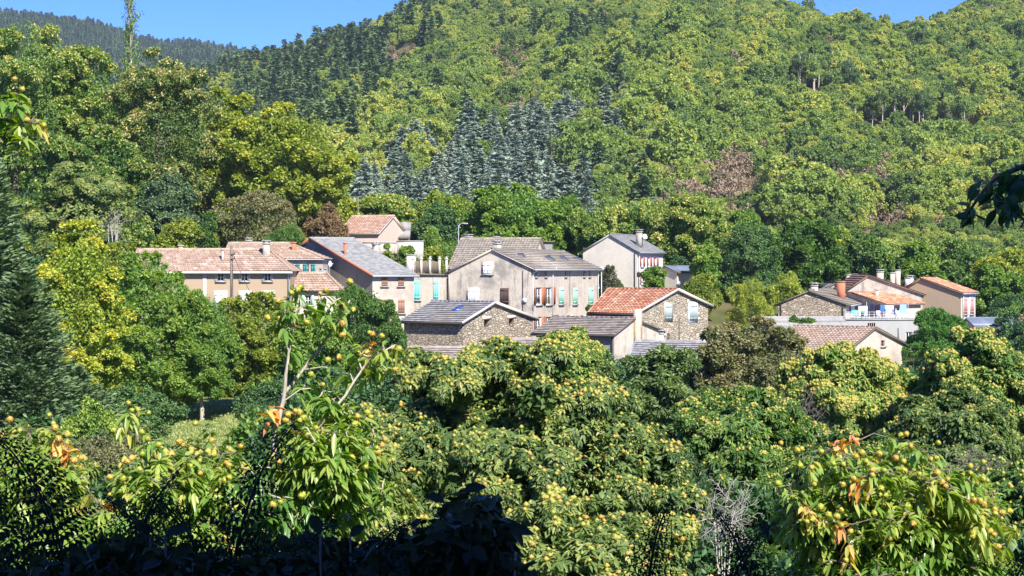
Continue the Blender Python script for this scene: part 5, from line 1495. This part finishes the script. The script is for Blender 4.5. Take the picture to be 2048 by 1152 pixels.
T('chestnut_tree', 'pale green chestnut coppice at the lower left edge', 'tree', -120, 240, 870, 15, 'ch', 543, vb=1250, n=14000, leaf=(.105, .031), mat='chest_y', nl=90, rl=.13, nsub=8, burr=.15, tb=.35, yel=.2, gap=.22)
T('willow_tree', 'fine-leaved green bush between the willow and the lower chestnut', 'tree', 1230, 1480, 900, 36, 'c', 544, vb=1150, n=32000, leaf=(.12, .035), mat='bluegreen', nl=26, rl=.26, tb=.3, droop=.4, gap=.15)


def dead_bush(label, u, v, Y, Rpx, seed, nb=60, mat='twig'):
    x = (u - 1024) / F * Y; z = ztf(x, Y); c = np.array(at(u, v, Y)) - np.array([x, Y, z]); r_ = Rpx / F * Y
    t = thing('bare_bush', label, 'bush', (x, Y, z)); rng = np.random.default_rng(seed); g = G(); tw = G()
    for k in range(7):
        a = rng.random() * 6.28; b = c + np.array([math.cos(a), math.sin(a), .1]) * r_ * .3
        g.tube([(0, 0, -.2), tuple(b * .5 + rng.normal(size=3) * .1), tuple(b)], [r_ * .025, r_ * .02, r_ * .014], 6)
    for k in range(nb):
        p = c + rng.normal(size=3) * r_ * .25; d = unit(rng.normal(size=3) + np.array([0, 0, .7])); pts_ = [p]
        for s in range(5):
            d = unit(d + rng.normal(size=3) * .35); p = p + d * r_ * .17; pts_.append(p)
            if s > 0:
                e = unit(d + rng.normal(size=3) * .7); tw.tube([p, p + e * r_ * .13, p + unit(e + rng.normal(size=3) * .4) * r_ * .25], [r_ * .008, r_ * .006, r_ * .003], 4)
        g.tube(pts_, np.linspace(r_ * .012, r_ * .004, len(pts_)), 5)
    link('branches', g.mesh('branches', [M[mat]]), t); link('twigs', tw.mesh('twigs', [M[mat]]), t)


dead_bush('tangle of bare pale branches between the centre and right foreground chestnuts', 1450, 1045, 27, 75, 1, 44)
dead_bush('bare grey branches under the bright yellow-green chestnut', 1610, 840, 52, 60, 2, 40, 'bark')
dead_bush('bare grey branches sticking out of the chestnut left of the tan house', 225, 450, 158, 36, 3, 22)
dead_bush('bare twigs in the dark gap at the lower right', 1960, 960, 34, 70, 4, 60, 'bark')

# ------------------------------------------------------------------ undergrowth filling the valley sides
bushm = []
for k in range(4):
    me, C = crown_mesh('undergrowth_bush', 600 + k, 1.5, 1.4, -.4, [1.7, 1.3, 2.1, 1.5][k], nl=12, rl=.4, nsub=10, n=5200, L=.17, Wd=.085, mats=[M[['fresh', 'chest', 'darkgreen', 'limey'][k]]], tb=.35, yellow=.2, low=-.6)
    bushm.append(me)
rb = np.random.default_rng(12)
BP = []; protos = []
yy_ = 11.5
while yy_ < 245:
    sp = 1.5 if yy_ < 60 else (2.2 if yy_ < 125 else 3.2)
    xl, xh = (-500 - 1024) / F * yy_, (2500 - 1024) / F * yy_
    for x in np.arange(xl, xh, sp):
        xx = x + rb.random() * sp * .7; y2 = yy_ + rb.random() * sp * .7; u = 1024 + F * xx / y2
        if 60 < y2 < 122 and 150 < u < 560: continue
        if 131 < y2 < 172 and 190 < u < 2000: continue
        if 172 <= y2 < 193 and 380 < u < 2000: continue
        if 193 <= y2 < 215 and 380 < u < 2000 and rb.random() < .5: continue
        z = ztf(xx, y2); s = (.7 + .6 * rb.random()) * (1.0 if y2 < 60 or 112 < y2 < 132 else 1.4)
        BP.append((xx, y2, z - .1, s, rb.random() * 6.28))
    yy_ += sp
BP.sort(key=lambda p: p[1])
for i in range(4):
    p = BP[i * 60 + 30]
    t = link('undergrowth_bush', bushm[i], None, p[:3]); t.scale = (p[3],) * 3
    finish(t, ['low fresh green bush in the valley undergrowth', 'low yellowish bush in the valley undergrowth', 'low dark green bush in the valley undergrowth', 'low lime green bush in the valley undergrowth'][i], 'bush', 'bushes of the valley undergrowth')
    protos.append(t)
scatter('valley_undergrowth', BP, protos, 'green undergrowth covering the valley sides between the trees')
# lawn grass
rg = np.random.default_rng(4); ng_ = 26000
yv = 80 + 38 * rg.random(ng_); uv = 150 + 460 * rg.random(ng_); xv = (uv - 1024) / F * yv
P = np.stack([xv, yv, zt(xv, yv)], -1); g = G()
leaves_simple(g, P, unit(rdir(rg, ng_) * .5 + np.array([0, 0, 1.0])), unit(rdir(rg, ng_) + np.array([0, -.5, .3])), .1 + .12 * rg.random(ng_), .07, rg.random(ng_))
M['grass'] = leafmat('lawn_grass', [(0, (.09, .15, .03)), (.6, (.2, .26, .06)), (1, (.36, .34, .13))], trans=.3, rough=.7)
finish(link('lawn_grass', g.mesh('lawn_grass', [M['grass']])), 'short mown grass of the lawn clearing', None, None, 'stuff')

# ------------------------------------------------------------------ near chestnuts with spiky burrs
rs = np.random.default_rng(3)
g = G(); nsp = 170; d = rdir(rs, nsp); a_ = unit(np.cross(d, rdir(rs, nsp))); b2 = np.cross(d, a_)
r0_, r1_ = .009, .026
V = np.stack([d * r0_ + a_ * .0035, d * r0_ - a_ * .0017 + b2 * .003, d * r0_ - a_ * .0017 - b2 * .003, d * (r1_ * (.85 + .3 * rs.random(nsp)))[:, None]], 1).reshape(-1, 3)
i = np.arange(nsp) * 4
g.add(V, np.concatenate([np.stack([i, i + 1, i + 3], 1), np.stack([i + 1, i + 2, i + 3], 1), np.stack([i + 2, i, i + 3], 1)]), np.tile(.2 + .5 * rs.random(nsp), 3))
g.tube([(0, 0, -.022), (0, 0, -.015), (0, 0, 0), (0, 0, .015), (0, 0, .022)], [.003, .010, .014, .010, .003], 8, t=.4)
M['burr_near'] = leafmat('near_burr_spines', [(0, (.3, .38, .05)), (.5, (.42, .42, .07)), (.8, (.46, .33, .08)), (1, (.42, .2, .06))], trans=.45, rough=.6, obr=.6)
burr_me = g.mesh('burr', [M['burr_near']])


def near_chestnut(name, label, cat, base, stems, tips, seed, leafL=.088, leafW=.029, tb=.45, group=None):
    """stems: lists of (u,v,Y,r); tips: (u,v,Y,nburr,tint)"""
    rng = np.random.default_rng(seed); base = Vector(base); t = thing(name, label, cat, base, group)
    tr = G(); lf = G(); sp = []
    for s in stems:
        pts_ = [at(a, b, c) for a, b, c, r in s]; rr = [q[3] for q in s]; P_ = []; R_ = []
        for k in range(len(pts_) - 1):
            for f in (0, .34, .67):
                P_.append(np.array(pts_[k].lerp(pts_[k + 1], f)) + rng.normal(size=3) * rr[k] * .25); R_.append(rr[k] * (1 - f) + rr[k + 1] * f)
        P_.append(np.array(pts_[-1])); R_.append(rr[-1])
        tr.tube(P_, R_, 8); sp += P_
    sp = np.array(sp); nb = 0
    for (u, v, Y, k, tt) in tips:
        p = np.array(at(u, v, Y)); dd = np.linalg.norm(sp - p, axis=1) + .9 * np.maximum(0, sp[:, 2] - p[2] + .05)
        q = sp[np.argmin(dd)]; L_ = np.linalg.norm(p - q)
        mid = (p + q) / 2 + np.array([0, 0, .12 * L_]) + rng.normal(size=3) * .02
        if L_ > .01:
            tr.tube([q, mid, p], [.0055, .0045, .003], 5)
            if L_ < .8: sp = np.vstack([sp, mid, p])
        nl_ = rng.integers(10, 17); dirv = unit((p - mid) + np.array([0, 0, .03]))
        back = rng.random(nl_) * min(L_, .16)
        Pk = p[None] - dirv[None] * back[:, None]
        A = unit(unit(np.cross(np.tile(dirv, (nl_, 1)), rdir(rng, nl_))) * .9 + dirv * .45 + np.array([0, 0, -.25]))
        N = unit(np.array([0, 0, 1.0]) + rdir(rng, nl_) * .5); N = unit(N - A * np.sum(N * A, 1, keepdims=True))
        sc = .7 + .5 * rng.random(nl_)
        leaves_long(lf, Pk, A, N, leafL * sc, leafW * sc, np.clip(tt + .25 * (rng.random(nl_) - .5), 0, 1), .35 + .3 * rng.random(nl_)[:, None])
        for j in range(k):
            if nb >= 98: break
            c = p + dirv * .03 + np.array([0, -.03, .02]) + rng.normal(size=3) * .028
            o = link('burr', burr_me, t, Vector(c) - base); o.scale = (.66 + .32 * rng.random(),) * 3; o.rotation_euler = tuple(rng.random(3) * 6); nb += 1
    link('trunk', tr.mesh('trunk', [M['pale' if seed == 1 else 'bark']], off=base, smooth=True), t)
    link('foliage', lf.mesh('foliage', [M['nearleaf']], off=base), t)
    return t


rt = np.random.default_rng(31)


def zb_(u, Y): x = (u - 1024) / F * Y; return Vector((x, Y, ztf(x, Y)))


def blob(cu, cv, ru, rv, Y, dY, n, burrp, tint, kb=1, top=True):
    out = []
    for _ in range(n):
        while True:
            a, b = rt.random(2) * 2 - 1
            if a * a + b * b < 1: break
        s = math.sqrt(max(0, 1 - a * a - b * b))
        out.append((cu + a * ru, cv + b * rv, Y - s * dY + rt.random() * dY * .6, int(rt.random() < burrp * (1 if b < .45 else .35)) * (kb + int(rt.random() < .5)), tint + .2 * (rt.random() - .5)))
    return out


# the sapling left of centre
Ys = 10.0
stems = [[(515, 1300, Ys, .03), (530, 1152, Ys, .022), (543, 960, Ys, .017), (560, 830, Ys, .013), (572, 750, Ys, .010), (581, 680, Ys, .007), (598, 595, Ys, .005)],
         [(556, 840, Ys, .014), (566, 790, Ys + .1, .012), (625, 715, Ys + .1, .009), (668, 655, Ys, .006), (700, 600, Ys, .004)],
         [(540, 960, Ys, .012), (600, 900, Ys - .2, .01), (690, 790, Ys - .2, .008), (740, 715, Ys - .1, .005), (790, 690, Ys, .004)],
         [(578, 700, Ys, .008), (560, 650, Ys, .005)],
         [(528, 1100, Ys, .012), (620, 1020, Ys - .3, .01), (700, 960, Ys - .3, .006)]]
tips = [(u, v, Ys + .25 * (rt.random() - .5), k, t_) for u, v, k, t_ in (
    (598, 582, 2, .55), (578, 598, 1, .55), (562, 620, 1, .6), (612, 612, 1, .6), (640, 600, 1, .5), (652, 628, 0, .6), (682, 596, 1, .6), (694, 628, 2, .6), (660, 590, 1, .7), (572, 650, 1, .5),
    (545, 640, 1, .6), (600, 648, 1, .5), (625, 652, 1, .55), (668, 655, 1, .6), (690, 660, 1, .6), (700, 690, 1, .6), (715, 718, 1, .7), (735, 685, 1, .95), (765, 690, 2, .75), (788, 700, 2, .75),
    (745, 730, 2, .7), (775, 740, 1, .75), (728, 760, 0, .6), (600, 700, 0, .5), (575, 720, 0, .5), (640, 700, 0, .5), (655, 735, 1, .55), (680, 745, 1, .6), (640, 775, 1, .5), (668, 785, 2, .6), (690, 790, 1, .55),
    (610, 770, 1, .5), (630, 800, 0, .5), (532, 820, 0, .98), (548, 812, 0, .97), (640, 830, 1, .5), (600, 810, 0, .4))]
tips += blob(650, 900, 105, 115, Ys, .5, 130, .3, .62) + blob(560, 1010, 115, 95, Ys, .5, 80, .15, .35) + blob(690, 960, 90, 100, Ys + .3, .4, 75, .15, .62)
near_chestnut('chestnut_sapling', 'slender young chestnut with orange-yellow burrs standing tall left of centre', 'tree', zb_(520, Ys), stems, tips, 1)
# orange burr cluster, lower left
Yo = 10.5
stems = [[(400, 1300, Yo, .03), (372, 1120, Yo, .02), (340, 1010, Yo, .014), (310, 950, Yo, .008), (275, 880, Yo, .006), (264, 840, Yo, .004)], [(350, 1050, Yo, .012), (410, 990, Yo - .2, .008), (440, 920, Yo, .005)],
         [(372, 1120, Yo, .012), (230, 1040, Yo, .01), (190, 1000, Yo, .006)]]
tips = [(u, v, Yo + .3 * (rt.random() - .5), k, t_) for u, v, k, t_ in ((258, 824, 2, .7), (275, 822, 1, .7), (240, 852, 1, .8), (295, 858, 1, .75), (290, 885, 2, .6), (315, 880, 1, .5), (305, 925, 2, .5), (285, 938, 1, .5), (290, 978, 3, .5),
        (310, 985, 1, .5), (345, 965, 2, .55), (375, 968, 2, .55), (365, 940, 2, .5), (388, 925, 3, .4), (438, 905, 3, .45), (405, 958, 2, .5), (405, 850, 1, .5), (475, 905, 1, .5), (150, 975, 1, .8), (235, 1000, 1, .92), (125, 905, 1, .9))]
tips += blob(360, 970, 140, 65, Yo, .4, 110, .12, .66) + blob(300, 1060, 150, 70, Yo, .4, 110, .05, .6)
near_chestnut('young_chestnut', 'young chestnut with clusters of rusty orange burrs at the lower left', 'tree', zb_(400, Yo), stems, tips, 2)
Yq = 9.5
stems = [[(60, 1320, Yq, .03), (60, 1130, Yq, .02), (70, 1000, Yq, .014), (55, 900, Yq, .01), (62, 858, Yq, .006), (110, 862, Yq, .004)], [(60, 1100, Yq, .012), (140, 1020, Yq, .008)]]
tips = [(u, v, Yq + .3 * (rt.random() - .5), k, t_) for u, v, k, t_ in ((35, 850, 1, .6), (20, 870, 0, .65), (62, 862, 0, .65), (95, 858, 1, .7), (110, 870, 1, .75), (15, 900, 0, .65), (45, 900, 0, .7), (140, 905, 1, .95), (128, 890, 1, .97), (20, 1030, 1, .97), (70, 990, 0, .8))]
tips += blob(50, 960, 110, 70, Yq, .4, 110, .05, .68) + blob(60, 1080, 130, 80, Yq, .4, 110, .03, .6)
near_chestnut('young_chestnut', 'yellowish-leaved young chestnut at the lower left edge', 'tree', zb_(60, Yq), stems, tips, 3)
# burr-laden bush at right
Yr = 10.5
stems = [[(1780, 1400, Yr, .05), (1770, 1152, Yr, .035), (1740, 1020, Yr, .02), (1700, 940, Yr, .01)], [(1770, 1152, Yr, .03), (1850, 1020, Yr, .018), (1850, 940, Yr, .01)], [(1780, 1180, Yr, .03), (1920, 1080, Yr, .018), (1960, 1000, Yr, .01)], [(1770, 1140, Yr, .02), (1640, 1060, Yr, .012), (1600, 990, Yr, .006)]]
tips = [(u, v, Yr - .78 * math.sqrt(max(0.02, 1 - ((u - 1780) / 240) ** 2 - (max(0, 1030 - v) / 150) ** 2)) - .06, k, min(.97, t_ * 1.05)) for u, v, k, t_ in ((1590, 908, 2, .6), (1605, 920, 1, .6), (1655, 900, 1, .5), (1640, 915, 1, .5), (1700, 910, 3, .65), (1680, 932, 2, .6), (1615, 945, 2, .7), (1708, 885, 0, .99), (1705, 870, 0, .99), (1730, 935, 2, .6), (1740, 950, 2, .7),
        (1798, 882, 2, .6), (1822, 890, 2, .7), (1856, 905, 1, .6), (1865, 930, 2, .6), (1870, 940, 1, .6), (1780, 940, 2, .6), (1792, 950, 1, .6), (1755, 940, 1, .7), (1905, 940, 1, .6), (1925, 940, 2, .6), (1955, 948, 1, .6), (1950, 970, 2, .6), (1900, 970, 1, .6),
        (1850, 965, 2, .75), (1870, 975, 2, .75), (1565, 975, 1, .65), (1590, 1000, 1, .6), (1605, 985, 1, .6), (1700, 968, 2, .9), (1745, 990, 3, .7), (1620, 1035, 2, .9), (1645, 1040, 2, .7), (1670, 1045, 3, .7), (1685, 1055, 1, .95), (1795, 1050, 1, .7), (1770, 1035, 1, .6),
        (1920, 1000, 2, .6), (1945, 1010, 2, .7), (1960, 1025, 3, .75), (1985, 1030, 2, .6), (2005, 1030, 2, .6), (1950, 1065, 2, .75), (1975, 1070, 2, .7), (2010, 1055, 2, .7), (2015, 1075, 1, .6), (1990, 1095, 2, .7), (2000, 1105, 2, .7), (1700, 1130, 1, .8), (1640, 1130, 1, .6))]
tips += blob(1780, 1030, 225, 130, Yr, .7, 560, .12, .68) + blob(1800, 1150, 240, 90, Yr, .7, 300, .06, .55)
near_chestnut('chestnut_bush', 'broad young chestnut laden with yellow burrs at the lower right', 'tree', zb_(1780, Yr), stems, tips, 4)
# sprig entering at the left edge
Yl = 9.0
stems = [[(-420, 1150, Yl, .06), (-330, 700, Yl, .05), (-200, 380, Yl, .03), (-80, 270, Yl, .015), (0, 240, Yl, .008), (60, 245, Yl, .005)], [(-80, 275, Yl, .01), (0, 200, Yl, .006), (30, 185, Yl, .004)], [(-30, 255, Yl, .008), (25, 285, Yl, .004)], [(-330, 700, Yl, .03), (-420, 300, Yl, .02), (-380, 0, Yl, .01)]]
tips = [(u, v, Yl + .2 * (rt.random() - .5), k, t_) for u, v, k, t_ in ((35, 186, 1, .6), (20, 195, 0, .55), (5, 200, 0, .55), (40, 200, 1, .6), (60, 238, 1, .7), (78, 245, 1, .85), (40, 245, 0, .65), (20, 250, 0, .55), (48, 275, 1, .7), (30, 285, 0, .5), (10, 262, 0, .55), (0, 235, 0, .6), (-20, 225, 0, .5))]
tips += blob(-180, 330, 130, 180, Yl, .4, 60, .1, .5) + blob(-380, 150, 120, 160, Yl, .4, 60, .1, .5)
near_chestnut('chestnut_branch', 'sunlit chestnut sprig with a few burrs reaching in at the left edge', 'tree', zb_(-420, Yl), stems, tips, 5)

# ------------------------------------------------------------------ shade trees behind the viewer and the dark hanging branch
def shade_tree(x, y, H, rx, seed, label):
    z = ztf(x, y)
    me, C = crown_mesh('crown', seed, rx, rx, H * .25, H, nl=40, rl=.3, nsub=16, n=52000, L=.2, Wd=.13, mats=[M['darkgreen']], tb=.4, gap=0, low=-.8)
    t = thing('oak_tree', label, 'tree', (x, y, z)); g = G(); skeleton(g, np.random.default_rng(seed), C, H * .4, .25, 0, H)
    link('trunk', g.mesh('trunk', [M['bark']]), t); link('crown', me, t)


shade_tree(4.0, -2.4, 7.6, 3.0, 700, 'oak standing on the bank to the right behind the viewer')
shade_tree(1.0, -8.5, 11, 4.5, 702, 'oak straight behind the viewer')
Yd = 4.6
stems = [[(2120, 315, Yd, .012), (2040, 335, Yd, .008), (1990, 355, Yd, .006), (1960, 390, Yd, .005), (1930, 435, Yd, .003)], [(2070, 328, Yd, .006), (2030, 380, Yd, .004), (2010, 430, Yd, .003)], [(2120, 315, Yd, .006), (2080, 400, Yd, .004)]]
g = G(); rng = np.random.default_rng(8); sp = []
base = Vector((3.3, -.9, 4.3))
t = thing('oak_branch', 'dark shaded leafy branch hanging in at the right edge', 'branch', base)
g.tube([(3.3, -.9, 4.3), (3.0, .8, 3.9), (2.7, 2.4, 2.9), (2.25, 3.7, 1.6), (1.8, 4.4, .75), tuple(at(2120, 315, Yd))], [.05, .042, .034, .026, .018, .012], 7)
for s in stems: g.tube([at(a, b, c) for a, b, c, r in s], [q[3] for q in s], 7)
link('branch', g.mesh('branch', [M['bark']], off=base, smooth=True), t)
g = G()
for (cu, cv, ru, rv, n_) in ((1990, 375, 34, 22, 22), (2030, 360, 36, 24, 34), (2035, 410, 26, 30, 26), (1945, 425, 14, 18, 14), (2090, 380, 50, 60, 90), (2200, 330, 100, 90, 120), (1998, 418, 14, 22, 14)):
    for _ in range(n_):
        p = np.array(at(cu + rng.normal() * ru * .5, cv + rng.normal() * rv * .5, Yd + .3 * (rng.random() - .5)))[None]
        A = unit(rng.normal(size=(1, 3)) + np.array([[-.4, 0, -.7]])); N = unit(rng.normal(size=(1, 3)) + np.array([[0, -.5, .5]])); N = unit(N - A * (N * A).sum())
        leaves_long(g, p, A, N, .042 + .015 * rng.random(), .02, np.array([rng.random()]), .2)
link('foliage', g.mesh('foliage', [M['darkgreen']], off=base), t)

# ------------------------------------------------------------------ bracken and brambles on the shaded bank
def fern(u, v, Y, L_, lean, seed, tilt=0.0, tint=.3):
    """a bracken frond whose stalk starts at (u,v,Y)"""
    rng = np.random.default_rng(seed); g = G(); b = at(u, v, Y)
    base = Vector((b.x, b.y, min(b.z, ztf(b.x, b.y) + .0)))
    n_ = 19; pts_ = []; p = np.array(b); d = unit(np.array([lean * .4, tilt, 1.0]))
    for k in range(n_ + 1):
        pts_.append(p.copy()); f = k / n_
        d = unit(d + np.array([lean * .09, tilt * .04, -.08 * f - .01]) + rng.normal(size=3) * .02); p = p + d * L_ / n_
    pts_ = np.array(pts_); g.tube([tuple(base)] + [tuple(q) for q in pts_], np.linspace(.005, .0012, n_ + 2), 5, t=.6)
    tan = np.gradient(pts_, axis=0); tan = unit(tan)
    for k in range(3, n_ + 1):
        f = (k - 3) / (n_ - 3); W_ = L_ * .34 * (1 - f) ** .8 * (1 if f > .12 else .7 + 2.5 * f) + .008
        up = unit(np.array([rng.normal() * .15, -.75 + rng.normal() * .2, .6])); side0 = unit(np.cross(tan[k], up))
        for e in (-1, 1):
            sd_ = unit(side0 * e + tan[k] * (.35 + .3 * rng.random()) + rng.normal(size=3) * .1 + np.array([0, 0, -.12])); q0 = pts_[k]
            m_ = max(4, int(W_ / .011)); ff = (np.arange(m_) + .5) / m_
            curve = np.array([0, 0, -(.12 + .3 * rng.random()) * W_]) * (ff ** 2)[:, None]
            P = q0 + sd_ * (W_ * ff)[:, None] + curve
            nn_ = unit(np.cross(sd_, tan[k])) * e
            for s2 in (-1, 1):
                ax = unit(np.cross(np.tile(nn_, (m_, 1)), sd_) * s2 * e + sd_ * .45 + rng.normal(size=(m_, 3)) * .08)
                ln = .045 * (1 - .75 * ff) * (W_ / (L_ * .34)) ** .4 * L_ / .7
                leaves_simple(g, P, ax, np.tile(nn_, (m_, 1)) + rng.normal(size=(m_, 3)) * .1, ln, ln * .35 + .001, np.clip(tint + .4 * (rng.random(m_) - .5), 0, 1))
            g.tube([q0, q0 + sd_ * W_ * .5 + np.array([0, 0, -.055 * W_]), q0 + sd_ * W_ + np.array([0, 0, -.22 * W_])], [.0014, .001, .0005], 3, t=.5, cap=False)
    t = thing('bracken_fern', FERNLAB, 'fern', base, 'bracken fronds on the shaded bank')
    link('frond', g.mesh('frond', [M['fern']], off=base), t)


FERNLAB = 'shade-toned bracken frond rising from the shaded bank along the bottom'
sd_n = 0
for (u, v, Y, L_, lean, tilt) in ((40, 1230, 3.2, .42, -.5, 0), (150, 1230, 3.3, .42, -.3, .1), 
                                 (250, 1200, 3.0, .25, .3, 0), (330, 1210, 2.9, .22, -.4, 0), (460, 1220, 3.1, .36, .15, 0), (420, 1220, 3.0, .24, -.3, 0), (560, 1200, 2.9, .17, .4, 0), (720, 1190, 2.9, .16, .5, 0),
                                 (1290, 1250, 3.3, .25, .1, 0), (1440, 1270, 3.2, .24, .25, 0), (1520, 1260, 3.2, .25, -.2, 0),
                                 (2000, 1270, 3.2, .2, .2, 0)):
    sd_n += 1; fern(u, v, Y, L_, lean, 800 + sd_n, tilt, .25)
# bramble mass along the bank: real leaves, cane by cane
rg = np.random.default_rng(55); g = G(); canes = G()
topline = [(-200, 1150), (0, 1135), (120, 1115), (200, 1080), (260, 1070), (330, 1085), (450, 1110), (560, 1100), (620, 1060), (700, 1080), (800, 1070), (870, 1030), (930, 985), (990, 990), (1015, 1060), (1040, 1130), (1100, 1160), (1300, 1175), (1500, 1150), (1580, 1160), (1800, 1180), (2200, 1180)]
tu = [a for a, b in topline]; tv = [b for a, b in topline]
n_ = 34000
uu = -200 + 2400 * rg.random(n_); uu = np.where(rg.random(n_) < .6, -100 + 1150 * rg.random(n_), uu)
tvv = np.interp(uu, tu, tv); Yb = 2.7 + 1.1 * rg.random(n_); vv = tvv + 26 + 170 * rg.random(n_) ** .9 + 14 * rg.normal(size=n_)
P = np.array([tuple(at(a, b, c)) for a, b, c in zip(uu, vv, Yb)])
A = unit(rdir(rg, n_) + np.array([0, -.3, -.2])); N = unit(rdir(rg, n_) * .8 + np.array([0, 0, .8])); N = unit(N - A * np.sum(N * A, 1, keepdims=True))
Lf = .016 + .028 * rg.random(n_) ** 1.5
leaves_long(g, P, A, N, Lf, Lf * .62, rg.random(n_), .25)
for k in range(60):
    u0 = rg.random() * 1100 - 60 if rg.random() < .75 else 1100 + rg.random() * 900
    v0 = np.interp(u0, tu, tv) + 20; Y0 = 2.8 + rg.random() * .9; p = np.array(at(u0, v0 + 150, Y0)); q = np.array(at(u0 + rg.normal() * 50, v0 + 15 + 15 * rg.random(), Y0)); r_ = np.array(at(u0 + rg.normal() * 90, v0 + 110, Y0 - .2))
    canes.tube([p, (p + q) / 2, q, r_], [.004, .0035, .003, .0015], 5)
o = link('bramble_thicket', g.mesh('bramble_thicket', [M['shade']])); finish(o, 'bramble thicket coloured black for shade along the bottom edge', None, None, 'stuff')
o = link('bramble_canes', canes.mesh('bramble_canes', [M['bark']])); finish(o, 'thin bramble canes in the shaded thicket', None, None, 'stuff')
# the larger dark leaves standing out of the thicket
for k, (u, v, Y, L_, ang) in enumerate(((1000, 1060, 2.8, .06, .15), (1012, 1035, 2.9, .05, -.9), (925, 985, 3.0, .05, .5), (890, 1005, 2.9, .045, 2.6), (640, 1070, 2.7, .05, 1.9), (700, 1075, 2.8, .04, .9), (330, 1070, 2.9, .05, .5), (300, 1075, 2.9, .05, 2.2))):
    g = G(); b = np.array(at(u, v, Y)); base = Vector((b[0], b[1], ztf(b[0], b[1])))
    d_ = np.array([math.cos(ang), .15, math.sin(ang)])
    leaves_long(g, b[None], unit(d_)[None], np.array([[.1, -.7, .7]]), L_, L_ * .45, np.array([.3]), .3)
    t = thing('broad_leaf_plant', 'broad leaf coloured black for shade, sticking up out of the shaded thicket', 'plant', base, 'broad dark leaves over the thicket')
    link('leaf', g.mesh('leaf', [M['shade']], off=base), t)
    g = G(); g.tube([tuple(base), tuple(b * .6 + np.array(base) * .4 + np.array([.01, 0, 0])), tuple(b)], [.004, .003, .002], 5); link('stalk', g.mesh('stalk', [M['bark']], off=base), t)

# ------------------------------------------------------------------ light autumn haze
lo_, hi_ = (-7500, -500, -200), (7500, 3400, 480)
m = bpy.data.materials.new('haze_air'); m.use_nodes = True; n = m.node_tree
n.nodes.remove(n.nodes['Principled BSDF']); vs = n.nodes.new('ShaderNodeVolumePrincipled')
vs.inputs['Color'].default_value = (.72, .82, .95, 1); vs.inputs['Density'].default_value = 0.00009; vs.inputs['Anisotropy'].default_value = 0.2
n.links.new(vs.outputs[0], n.nodes['Material Output'].inputs['Volume'])
V = [(x, y, z) for z in (lo_[2], hi_[2]) for x, y in ((lo_[0], lo_[1]), (hi_[0], lo_[1]), (hi_[0], hi_[1]), (lo_[0], hi_[1]))]
me = bpy.data.meshes.new('haze'); me.from_pydata(V, [], [(3, 2, 1, 0), (4, 5, 6, 7), (0, 1, 5, 4), (1, 2, 6, 5), (2, 3, 7, 6), (3, 0, 4, 7)]); me.materials.append(m)
finish(link('haze', me), 'thin bluish autumn haze over the valley', None, None, 'stuff')
